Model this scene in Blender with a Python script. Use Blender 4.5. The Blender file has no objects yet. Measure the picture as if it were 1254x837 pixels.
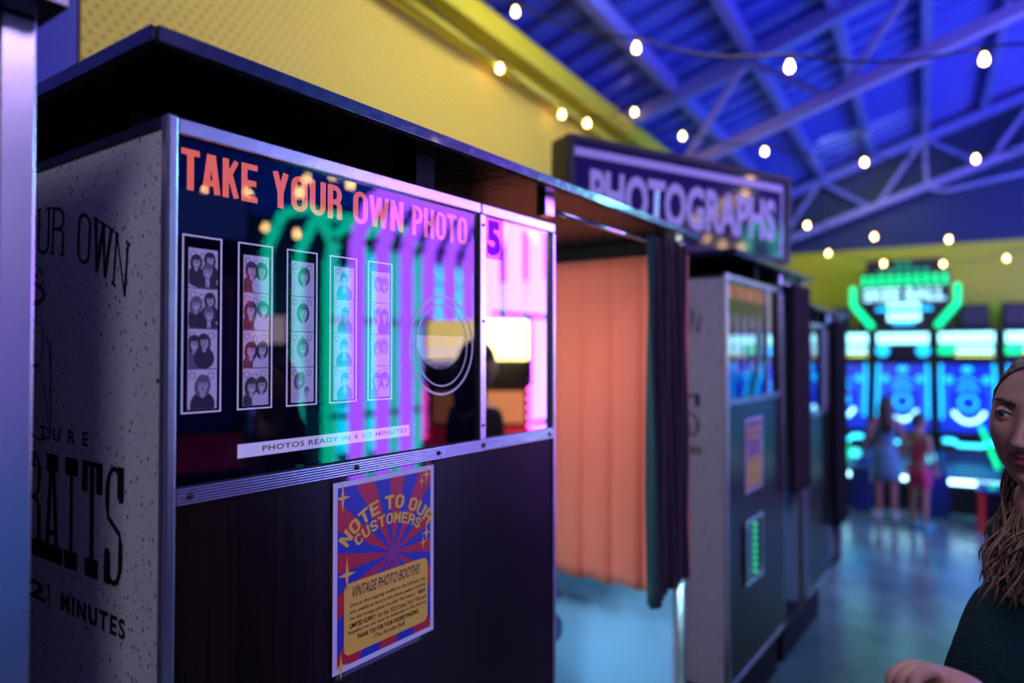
import bpy, bmesh, math, random
from mathutils import Vector, Matrix
random.seed(7)
C = bpy.context.scene.collection
PI = math.pi
R = math.radians
SC = bpy.context.scene

# ------------------------------------------------------------------ materials
def nt_new(name):
    m = bpy.data.materials.new(name); m.use_nodes = True
    nt = m.node_tree; b = nt.nodes['Principled BSDF']
    return m, nt, b

def mat(name, col, rough=0.5, metal=0.0, emit=None, strength=0.0, coat=0.0, spec=0.5, bump=0.0, bscale=60.0, var=0.0, vscale=8.0, trans=0.0, alpha=1.0, sheen=0.0):
    m, nt, b = nt_new(name)
    b.inputs['Base Color'].default_value = (*col, 1)
    b.inputs['Roughness'].default_value = rough
    b.inputs['Metallic'].default_value = metal
    b.inputs['Specular IOR Level'].default_value = spec
    b.inputs['Coat Weight'].default_value = coat
    b.inputs['Transmission Weight'].default_value = trans
    b.inputs['Alpha'].default_value = alpha
    b.inputs['Sheen Weight'].default_value = sheen
    if emit:
        b.inputs['Emission Color'].default_value = (*emit, 1)
        b.inputs['Emission Strength'].default_value = strength
    tc = nt.nodes.new('ShaderNodeTexCoord')
    if var > 0:
        n = nt.nodes.new('ShaderNodeTexNoise'); n.inputs['Scale'].default_value = vscale; n.inputs['Detail'].default_value = 5
        mx = nt.nodes.new('ShaderNodeMix'); mx.data_type = 'RGBA'
        mx.inputs[6].default_value = (*[c * (1 - var) for c in col], 1); mx.inputs[7].default_value = (*[min(1, c * (1 + var)) for c in col], 1)
        nt.links.new(tc.outputs['Object'], n.inputs['Vector']); nt.links.new(n.outputs['Fac'], mx.inputs[0]); nt.links.new(mx.outputs[2], b.inputs['Base Color'])
    if bump > 0:
        n2 = nt.nodes.new('ShaderNodeTexNoise'); n2.inputs['Scale'].default_value = bscale; n2.inputs['Detail'].default_value = 4
        bp = nt.nodes.new('ShaderNodeBump'); bp.inputs['Strength'].default_value = bump; bp.inputs['Distance'].default_value = 0.01
        nt.links.new(tc.outputs['Object'], n2.inputs['Vector']); nt.links.new(n2.outputs['Fac'], bp.inputs['Height']); nt.links.new(bp.outputs['Normal'], b.inputs['Normal'])
    return m

def glow(name, col, s):
    return mat(name, [c * .4 for c in col], 0.4, emit=col, strength=s)

def math_node(nt, op, a, b=None):
    n = nt.nodes.new('ShaderNodeMath'); n.operation = op
    for i, v in enumerate((a, b)):
        if v is None: continue
        if isinstance(v, (int, float)): n.inputs[i].default_value = v
        else: nt.links.new(v, n.inputs[i])
    return n.outputs[0]

def mat_wood(name, c1, c2, axis_scale=(60, 60, 1.6), rough=0.35):
    m, nt, b = nt_new(name)
    tc = nt.nodes.new('ShaderNodeTexCoord'); mp = nt.nodes.new('ShaderNodeMapping'); mp.inputs['Scale'].default_value = axis_scale
    n = nt.nodes.new('ShaderNodeTexNoise'); n.inputs['Scale'].default_value = 2.2; n.inputs['Detail'].default_value = 8; n.inputs['Distortion'].default_value = 1.2
    n2 = nt.nodes.new('ShaderNodeTexNoise'); n2.inputs['Scale'].default_value = .35; n2.inputs['Detail'].default_value = 3
    cr = nt.nodes.new('ShaderNodeValToRGB'); cr.color_ramp.elements[0].position = .35; cr.color_ramp.elements[1].position = .72
    cr.color_ramp.elements[0].color = (*c1, 1); cr.color_ramp.elements[1].color = (*c2, 1)
    nt.links.new(tc.outputs['Object'], mp.inputs['Vector']); nt.links.new(mp.outputs['Vector'], n.inputs['Vector']); nt.links.new(mp.outputs['Vector'], n2.inputs['Vector'])
    s = math_node(nt, 'ADD', math_node(nt, 'MULTIPLY', n.outputs['Fac'], .65), math_node(nt, 'MULTIPLY', n2.outputs['Fac'], .35))
    nt.links.new(s, cr.inputs['Fac']); nt.links.new(cr.outputs['Color'], b.inputs['Base Color'])
    b.inputs['Roughness'].default_value = rough; b.inputs['Specular IOR Level'].default_value = .18
    return m

def mat_speckle(name, base, speck):
    m, nt, b = nt_new(name)
    tc = nt.nodes.new('ShaderNodeTexCoord')
    fac = None
    for sc, th, pres in ((120, .22, .66), (260, .26, .72), (60, .12, .62)):
        mp = nt.nodes.new('ShaderNodeMapping'); mp.inputs['Scale'].default_value = (1.0, 1.0, .62); mp.inputs['Rotation'].default_value = (0, .5, 0)
        vo = nt.nodes.new('ShaderNodeTexVoronoi'); vo.inputs['Scale'].default_value = sc
        nt.links.new(tc.outputs['Object'], mp.inputs['Vector']); nt.links.new(mp.outputs['Vector'], vo.inputs['Vector'])
        sp = nt.nodes.new('ShaderNodeSeparateColor'); nt.links.new(vo.outputs['Color'], sp.inputs['Color'])
        d = math_node(nt, 'LESS_THAN', vo.outputs['Distance'], th)
        p = math_node(nt, 'GREATER_THAN', sp.outputs[0], pres)
        f = math_node(nt, 'MULTIPLY', d, p)
        fac = f if fac is None else math_node(nt, 'MAXIMUM', fac, f)
    mx = nt.nodes.new('ShaderNodeMix'); mx.data_type = 'RGBA'
    mx.inputs[6].default_value = (*base, 1); mx.inputs[7].default_value = (*speck, 1)
    nt.links.new(fac, mx.inputs[0]); nt.links.new(mx.outputs[2], b.inputs['Base Color'])
    b.inputs['Roughness'].default_value = .45
    return m

def mat_perforated(name, base, dark, r=.125):
    m, nt, b = nt_new(name)
    tc = nt.nodes.new('ShaderNodeTexCoord'); sp = nt.nodes.new('ShaderNodeSeparateXYZ'); nt.links.new(tc.outputs['Object'], sp.inputs['Vector'])
    fac = None
    for off in (0, .5):
        u = math_node(nt, 'SUBTRACT', math_node(nt, 'FRACT', math_node(nt, 'ADD', math_node(nt, 'DIVIDE', sp.outputs['Y'], .042), off)), .5)
        w = math_node(nt, 'SUBTRACT', math_node(nt, 'FRACT', math_node(nt, 'ADD', math_node(nt, 'DIVIDE', sp.outputs['Z'], .062), off)), .5)
        d2 = math_node(nt, 'ADD', math_node(nt, 'MULTIPLY', math_node(nt, 'MULTIPLY', u, u), .46), math_node(nt, 'MULTIPLY', w, w))
        f = math_node(nt, 'LESS_THAN', d2, r * r)
        fac = f if fac is None else math_node(nt, 'MAXIMUM', fac, f)
    n = nt.nodes.new('ShaderNodeTexNoise'); n.inputs['Scale'].default_value = 1.4; n.inputs['Detail'].default_value = 4
    nt.links.new(tc.outputs['Object'], n.inputs['Vector'])
    m0 = nt.nodes.new('ShaderNodeMix'); m0.data_type = 'RGBA'
    m0.inputs[6].default_value = (*[c * .92 for c in base], 1); m0.inputs[7].default_value = (*base, 1); nt.links.new(n.outputs['Fac'], m0.inputs[0])
    mx = nt.nodes.new('ShaderNodeMix'); mx.data_type = 'RGBA'
    nt.links.new(m0.outputs[2], mx.inputs[6]); mx.inputs[7].default_value = (*dark, 1)
    nt.links.new(fac, mx.inputs[0]); nt.links.new(mx.outputs[2], b.inputs['Base Color'])
    b.inputs['Roughness'].default_value = .6
    return m

def mat_floor():
    m, nt, b = nt_new('polished concrete')
    tc = nt.nodes.new('ShaderNodeTexCoord')
    n = nt.nodes.new('ShaderNodeTexNoise'); n.inputs['Scale'].default_value = 2.6; n.inputs['Detail'].default_value = 8
    n2 = nt.nodes.new('ShaderNodeTexNoise'); n2.inputs['Scale'].default_value = 9; n2.inputs['Detail'].default_value = 6
    cr = nt.nodes.new('ShaderNodeValToRGB'); cr.color_ramp.elements[0].position = .3; cr.color_ramp.elements[1].position = .75
    cr.color_ramp.elements[0].color = (.06, .11, .115, 1); cr.color_ramp.elements[1].color = (.20, .30, .29, 1)
    rr = nt.nodes.new('ShaderNodeValToRGB'); rr.color_ramp.elements[0].color = (.10,) * 3 + (1,); rr.color_ramp.elements[1].color = (.30,) * 3 + (1,)
    nt.links.new(tc.outputs['Object'], n.inputs['Vector']); nt.links.new(tc.outputs['Object'], n2.inputs['Vector'])
    nt.links.new(n.outputs['Fac'], cr.inputs['Fac']); nt.links.new(cr.outputs['Color'], b.inputs['Base Color'])
    nt.links.new(n2.outputs['Fac'], rr.inputs['Fac']); nt.links.new(rr.outputs['Color'], b.inputs['Roughness'])
    bp = nt.nodes.new('ShaderNodeBump'); bp.inputs['Strength'].default_value = .12; bp.inputs['Distance'].default_value = .01
    nt.links.new(n2.outputs['Fac'], bp.inputs['Height']); nt.links.new(bp.outputs['Normal'], b.inputs['Normal'])
    return m

def mat_pane(name, refl=0.12, tint=(1, 1, 1)):
    m = bpy.data.materials.new(name); m.use_nodes = True; nt = m.node_tree
    for n in list(nt.nodes): nt.nodes.remove(n)
    o = nt.nodes.new('ShaderNodeOutputMaterial'); mx = nt.nodes.new('ShaderNodeMixShader')
    t = nt.nodes.new('ShaderNodeBsdfTransparent'); t.inputs[0].default_value = (*tint, 1)
    g = nt.nodes.new('ShaderNodeBsdfGlossy'); g.inputs['Roughness'].default_value = 0.0
    fr = nt.nodes.new('ShaderNodeFresnel'); fr.inputs['IOR'].default_value = 1.5
    ge = nt.nodes.new('ShaderNodeNewGeometry')
    f = math_node(nt, 'MINIMUM', math_node(nt, 'ADD', math_node(nt, 'MULTIPLY', fr.outputs[0], 2.1), refl), 1.0)
    f = math_node(nt, 'MULTIPLY', f, math_node(nt, 'SUBTRACT', 1.0, ge.outputs['Backfacing']))
    nt.links.new(f, mx.inputs[0]); nt.links.new(t.outputs[0], mx.inputs[1]); nt.links.new(g.outputs[0], mx.inputs[2]); nt.links.new(mx.outputs[0], o.inputs[0])
    return m

MT = {}
MT['alu'] = mat('brushed aluminium', (.72, .72, .76), .26, 1.0, bump=.05, bscale=30)
MT['chrome'] = mat('chrome', (.85, .85, .88), .12, 1.0)
MT['alu_post'] = mat('worn brushed aluminium', (.72, .72, .78), .26, 1.0, bump=.06, bscale=9, var=.12, vscale=5)
MT['groove'] = mat('dark groove', (.03, .028, .04), .6, .5)
MT['blackmetal'] = mat('black bolt', (.01, .01, .012), .4)
MT['wood'] = mat_wood('dark walnut laminate', (.0045, .0020, .0022), (.020, .0085, .0065), rough=.27)
MT['speck'] = mat_speckle('speckled white laminate', (.55, .53, .56), (.02, .018, .018))
MT['navy'] = mat('navy display board', (.0012, .0020, .0100), .6, spec=.0)
MT['black'] = mat('black laminate', (.006, .006, .008), .32, var=.3, vscale=20)
MT['blackmat'] = mat('matt black', (.004, .004, .005), .7, spec=.2)
MT['roof'] = mat('black painted board', (.007, .0065, .010), .26, bump=.25, bscale=35, spec=.22)
MT['fascia'] = mat('glossy black edging', (.012, .008, .03), .22, bump=.12, bscale=50, spec=.8, coat=1.0)
MT['ink'] = mat('black print', (.008, .007, .008), .6, spec=.15)
MT['redink'] = mat('dark red print', (.10, .022, .018), .6)
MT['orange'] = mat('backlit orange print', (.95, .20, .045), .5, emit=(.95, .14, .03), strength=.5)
MT['white'] = mat('white print', (.80, .78, .86), .5)
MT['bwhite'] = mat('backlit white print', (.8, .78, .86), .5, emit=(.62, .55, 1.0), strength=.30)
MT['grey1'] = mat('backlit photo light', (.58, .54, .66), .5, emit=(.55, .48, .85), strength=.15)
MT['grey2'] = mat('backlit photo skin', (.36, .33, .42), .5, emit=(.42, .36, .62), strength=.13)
MT['grey3'] = mat('photo grey mid', (.16, .14, .20), .5)
MT['grey4'] = mat('photo grey dark', (.018, .015, .026), .5)
MT['pane'] = mat_pane('window glass', .025)
MT['mirror'] = mat('silvered mirror', (.92, .92, .94), .01, 1.0)
MT['sticker'] = mat_pane('violet vinyl film', .0, (.80, .62, .98))
MT['stickerink'] = mat_pane('deep violet vinyl film', .0, (.42, .22, .85))
MT['yellowgold'] = mat('gold print', (.98, .60, .055), .5)
MT['posterred'] = mat('poster red', (.62, .012, .03), .4)
MT['posterblue'] = mat('poster blue', (.02, .03, .42), .4)
MT['posterink'] = mat('poster maroon print', (.12, .012, .02), .5)
MT['laminate'] = mat_pane('clear laminate', .0, (.9, .9, .92))
MT['curtain_o'] = mat('orange cloth', (.80, .170, .105), .85, bump=.15, bscale=220, sheen=.2)
MT['curtain_p'] = mat('dark plum velvet', (.030, .008, .032), .85, sheen=.25, bump=.1, bscale=150)
MT['curtain_teal_lit'] = mat('teal-lit plum velvet', (.012, .05, .065), .85)  # teal light on the curtain's left folds, put into the colour
MT['blueint'] = mat('pale blue interior laminate', (.30, .62, .95), .45)
MT['intdark'] = mat('dark interior laminate', (.035, .028, .026), .4, var=.2, vscale=6)
MT['yellow'] = mat_perforated('yellow perforated wall panel', (.72, .56, .05), (.36, .27, .02))
MT['yellowflat'] = mat('yellow paint', (.60, .57, .018), .5, var=.06, vscale=3)
MT['bluepaint'] = mat('blue painted wall', (.003, .008, .36), .5)
MT['deckblue'] = mat('blue painted steel deck', (.035, .07, .60), .42, var=.12, vscale=2)
MT['steelblue'] = mat('blue painted steel', (.12, .14, .62), .45, var=.1, vscale=4)
MT['steellav'] = mat('lavender painted steel', (.24, .22, .62), .45, var=.1, vscale=4)
MT['gable'] = mat('navy painted gable', (.004, .02, .11), .55)
MT['floor'] = mat_floor()
MT['darkwall'] = mat('dark wall paint', (.010, .010, .022), .8)
MT['bulb'] = glow('warm bulb glass', (1.0, .62, .24), 20)
MT['cable'] = mat('black cable', (.01, .01, .012), .5)
MT['pink'] = glow('violet led tube', (.34, .07, 1.0), 11)
MT['teal'] = glow('green led tube', (.0, .80, .48), 4.6)
MT['cyan'] = glow('cyan led tube', (.0, .66, 1.0), 9)
MT['signface'] = mat('purple acrylic', (.045, .022, .13), .08, coat=.6)
MT['signletter'] = mat('lavender acrylic lettering', (.62, .54, .95), .25, emit=(.45, .38, .9), strength=.12)
MT['skin'] = mat('skin', (.62, .34, .25), .5, bump=.04, bscale=150)
MT['lips'] = mat('lips', (.42, .09, .11), .35)
MT['hairbrown'] = mat('brown hair', (.055, .026, .014), .5, bump=.5, bscale=90)
MT['hairblond'] = mat('light brown hair', (.24, .13, .08), .5, bump=.5, bscale=90)
MT['hairdark'] = mat('dark hair', (.012, .008, .007), .5, bump=.4, bscale=80)
MT['eyewhite'] = mat('eye white', (.62, .60, .58), .15)
MT['iris'] = mat('grey blue iris', (.06, .09, .11), .1)
MT['pupil'] = mat('pupil', (.003, .003, .003), .1)
MT['gold'] = mat('gold', (.8, .6, .25), .2, 1.0)

# ------------------------------------------------------------------ mesh builder
class MB:
    def __init__(self):
        self.bm = bmesh.new(); self.mats = []
    def mi(self, m):
        if m is None: return 0
        if m not in self.mats: self.mats.append(m)
        return self.mats.index(m)
    def _mark(self, faces, m):
        i = self.mi(m)
        for f in faces: f.material_index = i
    def poly(self, pts, m=None):
        f = self.bm.faces.new([self.bm.verts.new(p) for p in pts]); self._mark([f], m); return f
    def box(self, a, b, m=None, bevel=0.0, seg=2, mx=None):
        a = Vector(a); b = Vector(b)
        lo = Vector([min(a[i], b[i]) for i in range(3)]); hi = Vector([max(a[i], b[i]) for i in range(3)])
        t = bmesh.new(); bmesh.ops.create_cube(t, size=1.0)
        for v in t.verts: v.co = Vector([lo[i] + (v.co[i] + .5) * (hi[i] - lo[i]) for i in range(3)])
        if bevel > 0: bmesh.ops.bevel(t, geom=list(t.edges), offset=bevel, segments=seg, affect='EDGES', profile=.5)
        self.merge(t, m, mx)
    def merge(self, t, m=None, mx=None):
        i = self.mi(m); mp = {}
        for v in t.verts: mp[v] = self.bm.verts.new(mx @ v.co if mx else v.co)
        for f in t.faces:
            try: g = self.bm.faces.new([mp[v] for v in f.verts]); g.material_index = i; g.smooth = f.smooth
            except ValueError: pass
        t.free()
    def tube(self, path, r, m=None, n=10, cap=True, smooth=True):
        path = [Vector(p) for p in path]; rs = r if isinstance(r, (list, tuple)) else [r] * len(path)
        rings = []; ref = Vector((0, 0, 1))
        t0 = (path[1] - path[0]).normalized()
        if abs(t0.dot(ref)) > .95: ref = Vector((1, 0, 0))
        nrm = t0.cross(ref).normalized()
        for i, p in enumerate(path):
            t = (path[min(i + 1, len(path) - 1)] - path[max(i - 1, 0)]).normalized()
            nrm = (nrm - t * nrm.dot(t)).normalized(); bn = t.cross(nrm)
            rings.append([self.bm.verts.new(p + (nrm * math.cos(2 * PI * k / n) + bn * math.sin(2 * PI * k / n)) * rs[i]) for k in range(n)])
        fs = []
        for a, b in zip(rings, rings[1:]):
            for k in range(n):
                f = self.bm.faces.new((a[k], a[(k + 1) % n], b[(k + 1) % n], b[k])); f.smooth = smooth; fs.append(f)
        if cap:
            fs.append(self.bm.faces.new(rings[0][::-1])); fs.append(self.bm.faces.new(rings[-1]))
        self._mark(fs, m)
    def lathe(self, prof, m=None, n=20, mx=None):
        rings = []
        for r, z in prof:
            rings.append([self.bm.verts.new((mx or Matrix()) @ Vector((r * math.cos(2 * PI * k / n), r * math.sin(2 * PI * k / n), z))) for k in range(n)])
        fs = []
        for a, b in zip(rings, rings[1:]):
            for k in range(n):
                f = self.bm.faces.new((a[k], a[(k + 1) % n], b[(k + 1) % n], b[k])); f.smooth = True; fs.append(f)
        fs.append(self.bm.faces.new(rings[0][::-1])); fs.append(self.bm.faces.new(rings[-1]))
        self._mark(fs, m)
    def ball(self, c, r, m=None, u=16, v=10, mx=None):
        t = bmesh.new(); bmesh.ops.create_uvsphere(t, u_segments=u, v_segments=v, radius=1.0)
        rr = r if isinstance(r, (tuple, list)) else (r, r, r)
        for w in t.verts: w.co = Vector((c[0] + w.co.x * rr[0], c[1] + w.co.y * rr[1], c[2] + w.co.z * rr[2]))
        for f in t.faces: f.smooth = True
        self.merge(t, m, mx)
    def torus(self, c, rx, ry, th, m=None, mx=None, a0=0, a1=2 * PI, n=36, k=8, tz=None):
        full = abs(a1 - a0 - 2 * PI) < 1e-6
        rings = []; N = n if full else n + 1
        for i in range(N):
            a = a0 + (a1 - a0) * i / n; d = Vector((math.cos(a), math.sin(a), 0))
            ce = Vector(c) + Vector((rx * d.x, ry * d.y, 0))
            rings.append([self.bm.verts.new((mx or Matrix()) @ (ce + d * th * math.cos(2 * PI * j / k) + Vector((0, 0, (tz or th) * math.sin(2 * PI * j / k))))) for j in range(k)])
        fs = []
        for i in range(n):
            a = rings[i]; b = rings[(i + 1) % N]
            for j in range(k):
                f = self.bm.faces.new((a[j], a[(j + 1) % k], b[(j + 1) % k], b[j])); f.smooth = True; fs.append(f)
        if not full: fs.append(self.bm.faces.new(rings[0][::-1])); fs.append(self.bm.faces.new(rings[-1]))
        self._mark(fs, m)
    def build(self, name, m=None, parent=None, loc=None, rot=None, recalc=True):
        if recalc: bmesh.ops.recalc_face_normals(self.bm, faces=self.bm.faces)
        me = bpy.data.meshes.new(name); self.bm.to_mesh(me); self.bm.free()
        ms = self.mats if self.mats else [m]
        for x in ms: me.materials.append(x)
        o = bpy.data.objects.new(name, me); C.objects.link(o)
        if parent: o.parent = parent
        if loc: o.location = loc
        if rot: o.rotation_euler = rot
        return o

def tag(o, label, cat, group=None, kind=None):
    o['label'] = label; o['category'] = cat
    if group: o['group'] = group
    if kind: o['kind'] = kind
    return o
def thing(name, label, cat, loc=(0, 0, 0), rz=0, group=None):
    o = bpy.data.objects.new(name, None); C.objects.link(o); o.location = loc; o.rotation_euler = (0, 0, rz); o.empty_display_size = .1
    return tag(o, label, cat, group)
def struct(o):
    o['kind'] = 'structure'; return o

# ------------------------------------------------------------------ lettering
_FONT_CACHE = {}
def text_bm(body, bold=0.0, space=1.0):
    cu = bpy.data.curves.new('lettering_source', 'FONT'); cu.body = body; cu.size = 1; cu.offset = bold; cu.space_character = space; cu.resolution_u = 3
    o = bpy.data.objects.new('lettering_source', cu); C.objects.link(o)
    dg = bpy.context.evaluated_depsgraph_get(); me = bpy.data.meshes.new_from_object(o.evaluated_get(dg))
    t = bmesh.new(); t.from_mesh(me)
    bpy.data.objects.remove(o); bpy.data.meshes.remove(me); bpy.data.curves.remove(cu)
    return t
def put_text(mb, body, m, fn, x0, x1, y0, y1, bold=0.0, space=1.0, warp=None, shear=0.0):
    """lettering fitted into x0..x1, y0..y1 of a surface; fn(x, y) -> point on the surface"""
    t = text_bm(body, bold, space)
    xs = [v.co.x for v in t.verts]; ys = [v.co.y for v in t.verts]
    a, b, c, d = min(xs), max(xs), min(ys), max(ys)
    for v in t.verts:
        x = x0 + (v.co.x - a) / (b - a) * (x1 - x0); y = y0 + (v.co.y - c) / (d - c) * (y1 - y0)
        x += shear * (y - y0)
        if warp: x, y = warp(x, y)
        v.co = Vector(fn(x, y))
    mb.merge(t, m)

# stroke letters: paths in a unit box (0..1 x 0..1); stroke widths tx (across) and ty (up) in box units
def arc(cx, cy, rx, ry, a0, a1, n=10):
    return [(cx + rx * math.cos(R(a0 + (a1 - a0) * i / n)), cy + ry * math.sin(R(a0 + (a1 - a0) * i / n))) for i in range(n + 1)]
def glyph(ch, tx, ty):
    hx, hy = tx / 2, ty / 2; l, r, b, t = hx, 1 - hx, hy, 1 - hy; w = (r - l) / 2; q = .20
    G = {
        'T': [[(0, t), (1, t)], [(.5, 0), (.5, 1)]],
        'A': [[(l, 0), (.5 - hx * .35, 1)], [(r, 0), (.5 + hx * .35, 1)], [(.25, .27), (.75, .27)]],
        'K': [[(l, 0), (l, 1)], [(l, .42), (r, 1)], [(.42, .60), (r, 0)]],
        'E': [[(l, 0), (l, 1)], [(l, b), (1, b)], [(l, t), (1, t)], [(l, .5), (.92, .5)]],
        'Y': [[(l, 1), (.5, .40)], [(r, 1), (.5, .40)], [(.5, 0), (.5, .48)]],
        'O': [arc(.5, t - q, w, q, 0, 180) + arc(.5, b + q, w, q, 180, 360) + [(r, t - q)]],
        'U': [[(l, 1)] + arc(.5, b + q, w, q, 180, 360) + [(r, 1)]],
        'R': [[(l, 0), (l, 1)], [(l, t), (.5, t)] + arc(.5, t - .23 + .02, w, .21, 90, -90) + [(l, t - .42)], [(.5, t - .42)] + arc(.5, t - .42 - .14, w, .14, 90, 0) + [(r, 0)]],
        'P': [[(l, 0), (l, 1)], [(l, t), (.5, t)] + arc(.5, t - .23, w, .23, 90, -90) + [(l, t - .46)]],
        'W': [[(l * .7, 1), (.27, 0)], [(.27, 0), (.5, .95)], [(.5, .95), (.73, 0)], [(.73, 0), (1 - l * .7, 1)]],
        'N': [[(l, 0), (l, 1)], [(r, 0), (r, 1)], [(l, 1), (r, 0)]],
        'C': [[(r, .68)] + arc(.5, t - q, w, q, 0, 180) + arc(.5, b + q, w, q, 180, 360) + [(r, .32)]],
        'M': [[(l, 0), (l, 1)], [(r, 0), (r, 1)], [(l, 1), (.5, .35)], [(r, 1), (.5, .35)]],
        'H': [[(l, 0), (l, 1)], [(r, 0), (r, 1)], [(l, .5), (r, .5)]],
        'I': [[(.5, 0), (.5, 1)]],
        'S': [[(r, .70)] + arc(.5, t - q, w, q, 0, 180) + [(l, .66), (l + .06, .56), (r - .06, .44), (r, .34)] + arc(.5, b + q, w, q, 0, -180) + [(l, .30)]],
        'G': [[(r, .70)] + arc(.5, t - q, w, q, 0, 180) + arc(.5, b + q, w, q, 180, 360) + [(r, .48), (.55, .48)]],
    }
    return G[ch]
_LAY = [0]
def stroke_letter(mb, ch, m, fn, tx, ty, slab=None):
    """fn maps unit-box coordinates to the surface"""
    o_, a_, b_ = Vector(fn(0, 0)), Vector(fn(1, 0)), Vector(fn(0, 1)); nr = (a_ - o_).cross(b_ - o_).normalized(); cnt = [0]
    def lay(pts):
        cnt[0] += 1; mb.poly([Vector(p) + nr * (cnt[0] * 6e-6) for p in pts], m)
    for path in glyph(ch, tx, ty):
        pts = [Vector((p[0], p[1])) for p in path]
        offs = []
        for i, p in enumerate(pts):
            d = pts[min(i + 1, len(pts) - 1)] - pts[max(i - 1, 0)]
            if d.length < 1e-9: d = Vector((0, 1))
            n = Vector((-d.y, d.x)); n.normalize()
            o = Vector((n.x * tx / 2, n.y * ty / 2)); offs.append(o)
        for i in range(len(pts) - 1):
            a, b = pts[i], pts[i + 1]
            q = [a + offs[i], b + offs[i + 1], b - offs[i + 1], a - offs[i]]
            lay([fn(max(-.08, min(1.08, p.x)), max(0, min(1, p.y))) for p in q])
    if slab:
        sw, sh = slab
        for x, ends in {'I': [(.5, 'tb')], 'T': [(.5, 'b'), (0.06, 'h'), (.94, 'h')], 'A': [(tx / 2, 'b'), (1 - tx / 2, 'b'), (.5, 't')], 'R': [(tx / 2, 'tb'), (1 - tx / 2, 'b')],
                        'P': [(tx / 2, 'tb')], 'U': [(tx / 2, 't'), (1 - tx / 2, 't')], 'W': [(.1, 't'), (.5, 't'), (.9, 't')], 'N': [(tx / 2, 'tb'), (1 - tx / 2, 't')],
                        'Y': [(.1, 't'), (.9, 't'), (.5, 'b')], 'S': [(.86, 'h'), (.14, 'g')], 'M': [], 'O': []}.get(ch, []):
            for e in ends:
                if e == 't': z0, z1, s = 1 - sh, 1, sw
                elif e == 'b': z0, z1, s = 0, sh, sw
                elif e == 'h': z0, z1, s = 1 - sh * 1.7, 1, sw * .45
                else: z0, z1, s = 0, sh * 1.7, sw * .45
                lay([fn(x - s, z0), fn(x + s, z0), fn(x + s, z1), fn(x - s, z1)])

# ------------------------------------------------------------------ frames of reference
# photo booths run along +y with their fronts in the plane x = FX; the building is turned 4.97 degrees against them
FX = -0.85
BA = R(4.97)
U = Vector((-math.sin(BA), math.cos(BA), 0)); V = Vector((math.cos(BA), math.sin(BA), 0))
def B(u, v, z): return U * u + V * v + Vector((0, 0, z))
BM = Matrix(((V.x, U.x, 0, 0), (V.y, U.y, 0, 0), (0, 0, 1, 0), (0, 0, 0, 1)))   # building x = across, y = along
W0 = 2.3            # distance of the yellow eave wall
EAVE = 3.757; SLOPE = math.tan(R(18.3)); RIDGE = 3.0
def roof_z(v): return EAVE + (v + W0) * SLOPE if v < RIDGE else EAVE + (RIDGE + W0) * SLOPE - (v - RIDGE) * SLOPE
VR = RIDGE * 2 + W0
UN, UF = -4.0, 10.62
def bobj(mb, name, m=None, parent=None):
    o = mb.build(name, m, parent)
    if parent is None: o.rotation_euler = (0, 0, BA)
    return o

# ------------------------------------------------------------------ the building
f = MB(); f.box((-W0 - .2, UN - .2, -.2), (VR + .2, UF + .2, 0)); struct(bobj(f, 'floor', MT['floor']))
f = MB(); f.box((-W0 - .2, 1.21, 0), (-W0, UF, EAVE - .02)); struct(bobj(f, 'wall_left', MT['yellow']))
f = MB()
f.poly([(-W0 - .2, UN, 0), (-W0, UN, 0), (-W0, UN, EAVE), (-W0 - .2, UN, EAVE)]);
f.bm.free(); f = MB()
f.box((-W0 - .2, UN, 0), (-W0 + .02, 1.19, EAVE - .02)); f.box((-W0 + .02, 1.02, 0), (-W0 + .045, 1.055, EAVE - .02), MT['black'])
f.mats = [MT['bluepaint'], MT['black']]
struct(bobj(f, 'wall_rear_left'))
f = MB(); f.box((-W0 - .2, UF, 0), (VR + .2, UF + .2, 3.02)); struct(bobj(f, 'wall_far', MT['yellowflat']))
f = MB()
a = [(-W0, UF, 3.02), (VR, UF, 3.02), (VR, UF, EAVE), (RIDGE, UF, roof_z(RIDGE)), (-W0, UF, EAVE)]
bk = [(x, UF + .15, z) for x, y, z in a]
f.poly(a); f.poly(bk[::-1])
for i in range(5): f.poly([a[i], a[(i + 1) % 5], bk[(i + 1) % 5], bk[i]])
struct(bobj(f, 'wall_far_gable', MT['gable']))
f = MB(); f.box((VR, UN, 0), (VR + .2, UF, EAVE - .02)); struct(bobj(f, 'wall_right', MT['darkwall']))
f = MB(); f.box((-W0 - .2, UN - .2, 0), (VR + .2, UN, roof_z(RIDGE))); struct(bobj(f, 'wall_near', MT['darkwall']))
# corrugated steel deck: ribs run up the slope
f = MB(); pitch = .30; prof = [(0, 0), (.15, 0), (.17, .045), (.28, .045)]
us = []
k = UN
while k < UF + .1:
    for du, dz in prof: us.append((k + du, dz))
    k += pitch
for v0, v1 in ((-W0 - .2, RIDGE), (RIDGE, VR + .2)):
    prev = None
    for uu, dz in us:
        cur = [f.bm.verts.new((v0, uu, roof_z(v0) + dz)), f.bm.verts.new((v1, uu, roof_z(v1) + dz))]
        if prev: f.bm.faces.new((prev[0], prev[1], cur[1], cur[0]))
        prev = cur
o = struct(bobj(f, 'ceiling', MT['deckblue'])); sol = o.modifiers.new('s', 'SOLIDIFY'); sol.thickness = .02; sol.offset = 1
# purlins along the building, one object each
for i in range(9):
    v = -1.80 + .615 * i
    if v > RIDGE: break
    f = MB(); z = roof_z(v)
    f.box((v - .04, UN, z - .14), (v + .04, UF, z - .012), bevel=.006)
    struct(bobj(f, 'trim_%d' % (i + 1), MT['steelblue']))
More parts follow.
